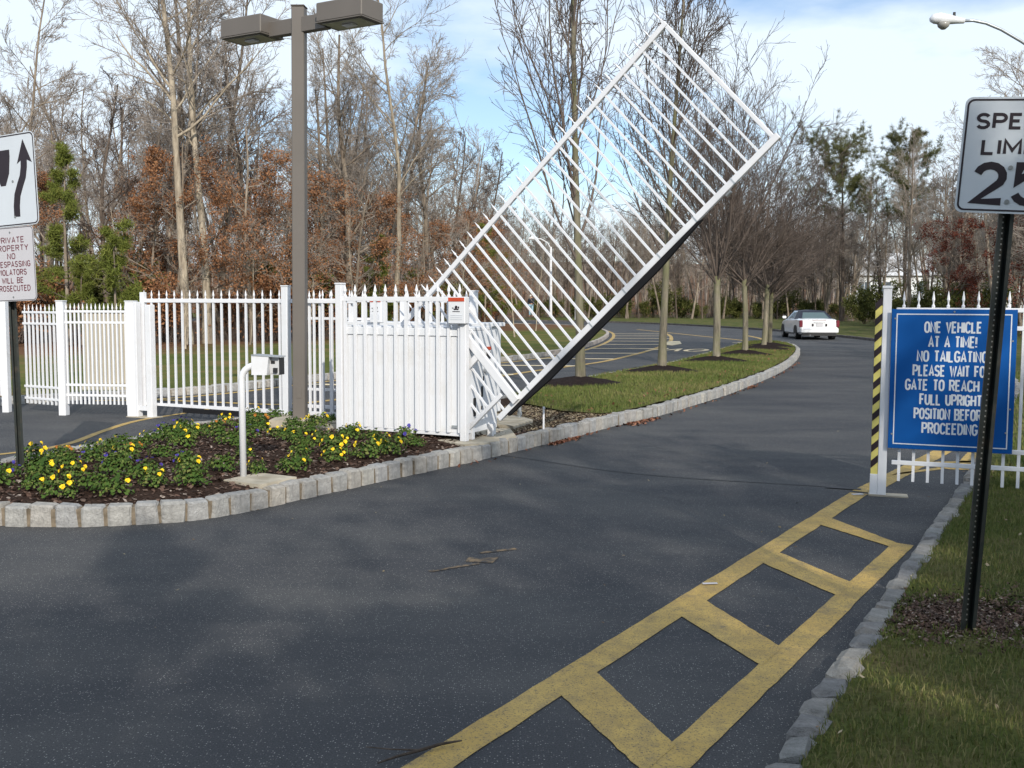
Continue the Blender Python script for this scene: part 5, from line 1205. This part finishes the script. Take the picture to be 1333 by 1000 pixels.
nv2 = np.array([tuple(p) for p in offset(K_right, -.10)[58:130]] + [(16, 17), (9, 9.5)]); P = sample(nv2, 16000)
blade_field('verge_grass', P, .085 + verge_h(P, edge_dist(np.array(vp), P)) - .004, (.03, .08), .007, 'blade_far', 'grass on the verge beyond the right fence', .8)
P = sample(grass_poly, 52000); dm = np.min([np.hypot((P[:, 0] - x), (P[:, 1] - y) * 1.15) for x, y, *_ in isl_t], axis=0); P = P[dm > .8]; P = P[(P[:, 1] < 26) | (rng.uniform(0, 1, len(P)) < .6)]
blade_field('island_grass_blades', P, .165 + gh(P, edge_dist(grass_poly, P)) - .003, (.025, .07), .006, 'blade_far', 'green grass on the tree island', .8)
P = sample(grass_poly, 1100); P = P[edge_dist(grass_poly, P) < .7]; chipset('fallen_leaves', P, .165 + gh(P, edge_dist(grass_poly, P)) + .02, (.012, .03), 'redlitter', 'rust leaves caught in the island grass along the kerb', 'leaf litter', .8)

# ------------------------------------------------------------------ car
m, t, b = mat('car_paint', 0.25, 0.6); b.inputs['Base Color'].default_value = (.80, .80, .82, 1); b.inputs['Coat Weight'].default_value = .6; M['carwhite'] = m
m, t, b = mat('car_glass', 0.08, 0.6); b.inputs['Base Color'].default_value = (.05, .09, .10, 1); M['carglass'] = m
M['vinyl'] = simple('dark_blue_vinyl', (.010, .013, .028), .55, .4)
M['taillight'] = simple('tail_light_red', (.14, .008, .02), .3, .5); M['chrome'] = simple('chrome', (.6, .6, .62), .15, .5, metal=1.0); M['tyre'] = simple('tyre', (.015, .015, .016), .85, .2)
CAR = thing('car', 'white sedan with dark vinyl roof driving away up the road', 'car', (14.35, 50.4, 0), R(-4)); CAR.scale = (.95, .95, .95)
st = [(-2.62, .80, .36, .84), (-2.56, .90, .30, .97), (-2.30, .94, .26, 1.01), (-1.75, .95, .25, 1.03), (-.9, .95, .22, 1.0), (.4, .95, .22, .98), (1.3, .945, .22, .97), (2.1, .92, .24, .90), (2.5, .86, .28, .80), (2.62, .72, .34, .66)]
V = []; F = []
for y, hw, zb, zt in st:
    pr_ = [(hw*.90, zb), (hw, zb + .10), (hw*1.0, .55), (hw*.985, .70), (hw*.955, zt - .07), (hw*.86, zt - .005), (hw*.4, zt + .015)]
    ring_ = [(x, y, z) for x, z in pr_] + [(-x, y, z) for x, z in reversed(pr_)]
    V += ring_
nR = 14
for i in range(len(st) - 1):
    for k in range(nR): F.append([i*nR + k, i*nR + (k+1) % nR, (i+1)*nR + (k+1) % nR, (i+1)*nR + k])
F.append(list(range(nR))); F.append([(len(st)-1)*nR + k for k in range(nR)][::-1])
mb = MB(); mb.add(V, F); body = mb.obj('body', M['carwhite'], CAR, smooth=False)
mb = MB()
lo_ = [(.84, -1.80, .99), (.86, 1.15, .96)]; hi_ = [(.62, -1.05, 1.40), (.64, .35, 1.42)]
mb.add([(-.84, -1.82, .99), (.84, -1.82, .99), (.86, 1.25, .95), (-.86, 1.25, .95), (-.60, -1.02, 1.39), (.60, -1.02, 1.39), (.62, .35, 1.41), (-.62, .35, 1.41), (0, -.95, 1.43), (0, .3, 1.45)],
       [[0, 1, 5, 8, 4], [1, 2, 6, 5], [2, 3, 7, 9, 6], [3, 0, 4, 7], [4, 8, 9, 7], [8, 5, 6, 9]])
mb.obj('roof', M['vinyl'], CAR)
def lerp3(a, b_, t_): return tuple(a[i] + (b_[i] - a[i]) * t_ for i in range(3))
def quad_on(name, P4, ins, m, parent, u0=0., u1=1., v0=0., v1=1., push=.008):
    a, b_, c_, d_ = [Vector(p) for p in P4]; n_ = (b_ - a).cross(d_ - a).normalized() * push
    f = lambda u, w: (a.lerp(b_, u)).lerp(d_.lerp(c_, u), w) + n_
    mb = MB(); mb.add([f(u0, v0), f(u1, v0), f(u1, v1), f(u0, v1)], [[0, 1, 2, 3]]); me = mesh(name, mb.V, mb.F, m); return link(name, me, parent)
quad_on('rear_window', [(-.84, -1.82, .99), (.84, -1.82, .99), (.60, -1.02, 1.39), (-.60, -1.02, 1.39)], 0, M['carglass'], CAR, .10, .90, .10, .80, .012)
quad_on('windscreen', [(.86, 1.25, .95), (-.86, 1.25, .95), (-.62, .35, 1.41), (.62, .35, 1.41)], 0, M['carglass'], CAR, .06, .94, .06, .9, .012)
for s in (-1, 1):
    q4 = [(-.86, 1.25, .95), (-.84, -1.82, .99), (-.60, -1.02, 1.39), (-.62, .35, 1.41)] if s < 0 else [(.84, -1.82, .99), (.86, 1.25, .95), (.62, .35, 1.41), (.60, -1.02, 1.39)]
    rngs = ((.17, .40), (.43, .60)) if s < 0 else ((.40, .57), (.60, .83))
    quad_on('window_surround', q4, 0, M['carwhite'], CAR, .08 if s < 0 else .36, .64 if s < 0 else .92, .02, .96, .006)
    for u0, u1 in rngs: quad_on('side_window', q4, 0, M['carglass'], CAR, u0, u1, .1, .82, .016)
    for y in (-1.62, 1.62):
        W = bpy.data.objects.new('wheel', None)
        mb = MB(); mb.tube([(s*.70, y, .33), (s*.955, y, .33)], .335, 20); w_ = mb.obj('wheel', M['tyre'], CAR, smooth=False)
        mb = MB(); mb.tube([(s*.950, y, .33), (s*.968, y, .33)], .22, 16); mb.obj('rim', M['chrome'], w_)
    mb = MB(); mb.box(min(s*.80, s*.95), max(s*.80, s*.95), -2.635, -2.50, .62, .95, bev=.02); mb.obj('tail_light', M['taillight'], CAR)
    mb = MB(); mb.box(min(s*.92, s*1.12), max(s*.92, s*1.12), .88, .98, .98, 1.12, bev=.03); mb.obj('mirror', M['carwhite'], CAR)
    mb = MB(); mb.prism([(-2.0, .28), (-2.0, .45), (-1.92, .62), (-1.76, .70), (-1.48, .70), (-1.32, .62), (-1.24, .45), (-1.24, .28)], 0, .012)
    for y_off in (0.0, 3.24): mb.obj('wheel_arch', M['black'], CAR, loc=(s*.952 + .006 * s, y_off, 0), rot=(0, 0, PI/2))
MB().box(-.90, .90, -2.74, -2.56, .34, .58, bev=.04).obj('bumper', M['carwhite'], CAR)
MB().box(-.80, .80, -2.66, -2.50, .20, .338).obj('underbody', M['black'], CAR)
MB().box(-.16, .16, -2.655, -2.622, .66, .81, bev=.006).obj('number_plate', M['signpink'], CAR)
MB().box(-.28, .28, -2.640, -2.59, .825, .850).obj('boot_trim', M['chrome'], CAR)
MB().box(-.34, .34, -2.60, -2.54, .945, .962).obj('brake_light', M['taillight'], CAR)
MB().box(-.36, -.28, -2.65, -2.62, .66, .78).obj('plate_lamp', M['signblack'], CAR); MB().box(.28, .36, -2.65, -2.62, .66, .78).obj('plate_lamp', M['signblack'], CAR)
MB().tube([(-.45, -2.60, .22), (-.45, -2.70, .22)], .035, 8).obj('exhaust', M['chrome'], CAR)

# ------------------------------------------------------------------ person far away on the lawn
PE = thing('person', 'person in light blue jeans and dark jacket standing far off on the lawn', 'person', (1.42, 78.3, .62), R(150))
def skin(name, pts, edges, radii, m, parent, sub=1):
    me = bpy.data.meshes.new(name); me.from_pydata(pts, edges, []); me.materials.append(m); o = link(name, me, parent)
    sk = o.modifiers.new('skin', 'SKIN'); sk.use_smooth_shade = True
    for v_, r_ in zip(me.skin_vertices[0].data, radii): v_.radius = (r_, r_)
    me.skin_vertices[0].data[0].use_root = True
    s_ = o.modifiers.new('sub', 'SUBSURF'); s_.levels = sub; s_.render_levels = sub; return o
M['skin'] = simple('skin', (.45, .27, .19), .6, .3); M['jeans'] = simple('pale_jeans', (.30, .46, .55), .8, .2); M['jacket'] = simple('dark_jacket', (.03, .035, .05), .8, .2); M['capw'] = simple('white_cap', (.7, .68, .62), .8, .2)
bp = [(0, 0, .88), (0, .01, 1.10), (0, .0, 1.32), (0, 0, 1.42), (0, .02, 1.52), (-.09, 0, .84), (-.11, .02, .46), (-.12, 0, .07), (-.13, .11, .03), (.09, 0, .84), (.13, -.03, .46), (.15, -.06, .07), (.16, .05, .03), (-.18, 0, 1.33), (-.23, .02, 1.08), (-.20, .16, .90), (.18, 0, 1.33), (.24, 0, 1.07), (.24, .08, .84)]
be = [(0, 1), (1, 2), (2, 3), (3, 4), (0, 5), (5, 6), (6, 7), (7, 8), (0, 9), (9, 10), (10, 11), (11, 12), (2, 13), (13, 14), (14, 15), (2, 16), (16, 17), (17, 18)]
br = [.12, .11, .12, .05, .085, .085, .055, .04, .035, .085, .055, .04, .035, .055, .042, .03, .055, .042, .03]
skin('body', bp, be, br, M['skin'], PE)
skin('jeans', [(0, 0, .92), (-.09, 0, .84), (-.11, .02, .46), (-.12, 0, .09), (.09, 0, .84), (.13, -.03, .46), (.15, -.06, .09)], [(0, 1), (1, 2), (2, 3), (0, 4), (4, 5), (5, 6)], [.14, .105, .080, .07, .105, .080, .07], M['jeans'], PE)
skin('jacket', [(0, 0, .92), (0, .01, 1.12), (0, 0, 1.33), (0, 0, 1.39), (-.18, 0, 1.33), (-.23, .02, 1.08), (-.20, .15, .92), (.18, 0, 1.33), (.24, 0, 1.07), (.24, .07, .87)], [(0, 1), (1, 2), (2, 3), (2, 4), (4, 5), (5, 6), (2, 7), (7, 8), (8, 9)], [.15, .145, .15, .09, .08, .06, .048, .08, .06, .048], M['jacket'], PE)
skin('cap', [(0, .015, 1.56), (0, .015, 1.62), (0, .13, 1.565)], [(0, 1), (0, 2)], [.098, .07, .05], M['capw'], PE)

# ------------------------------------------------------------------ white house through the trees
M['siding'] = simple('white_siding', (.72, .74, .76), .7, .3, var=.03); M['roofgrey'] = simple('pale_roof', (.55, .56, .58), .8, .2); M['winglass'] = simple('window_glass', (.10, .13, .16), .15, .5)
def house(label, x, y, w, d, h, rh, rz_, wins, z=.5):
    t_ = thing('house', label, 'house', (x, y, z), rz_)
    mb = MB(); mb.box(0, w, 0, d, -1, h); wl = mb.obj('wall', M['siding'], t_)
    mb = MB(); mb.add([(-.4, -.4, h), (w + .4, -.4, h), (w + .4, d + .4, h), (-.4, d + .4, h), (-.4, d/2, h + rh), (w + .4, d/2, h + rh)], [[0, 1, 5, 4], [2, 3, 4, 5], [0, 4, 3], [1, 2, 5], [0, 3, 2, 1]]); rf = mb.obj('roof', M['roofgrey'], t_)
    MB().box(w*.7, w*.7 + .7, d/2 - .35, d/2 + .35, h + rh*.6, h + rh + .8).obj('chimney', M['siding'], rf)
    for x0, z0_, ww, hh in wins:
        fr = MB().box(x0 - .08, x0 + ww + .08, -.06, -.002, z0_ - .08, z0_ + hh + .08).obj('window', M['siding'], t_)
        MB().box(x0, x0 + ww, -.075, -.061, z0_, z0_ + hh).obj('pane', M['winglass'], fr)
        MB().box(x0 + ww/2 - .03, x0 + ww/2 + .03, -.09, -.076, z0_, z0_ + hh).obj('mullion', M['siding'], fr)
    MB().box(w*.5, w*.5 + 1, -.06, -.003, -.4, 1.8).obj('door', M['winglass'], t_)
    return t_
house('white house with pale roof glimpsed between trunks left of the dark red oaks', 42.5, 131, 11.5, 8, 4.6, 3.0, R(-4), [(1.0, 2.4, 1.4, 1.4), (3.6, 2.4, 1.4, 1.4), (8.2, 2.4, 1.4, 1.4)], .6)
house('pale house wing glimpsed behind the speed limit post', 59.5, 128, 9, 7, 5.2, 2.2, R(-14), [(1.0, 2.5, 1.2, 1.5), (5.0, 2.5, 1.2, 1.5)], .4)
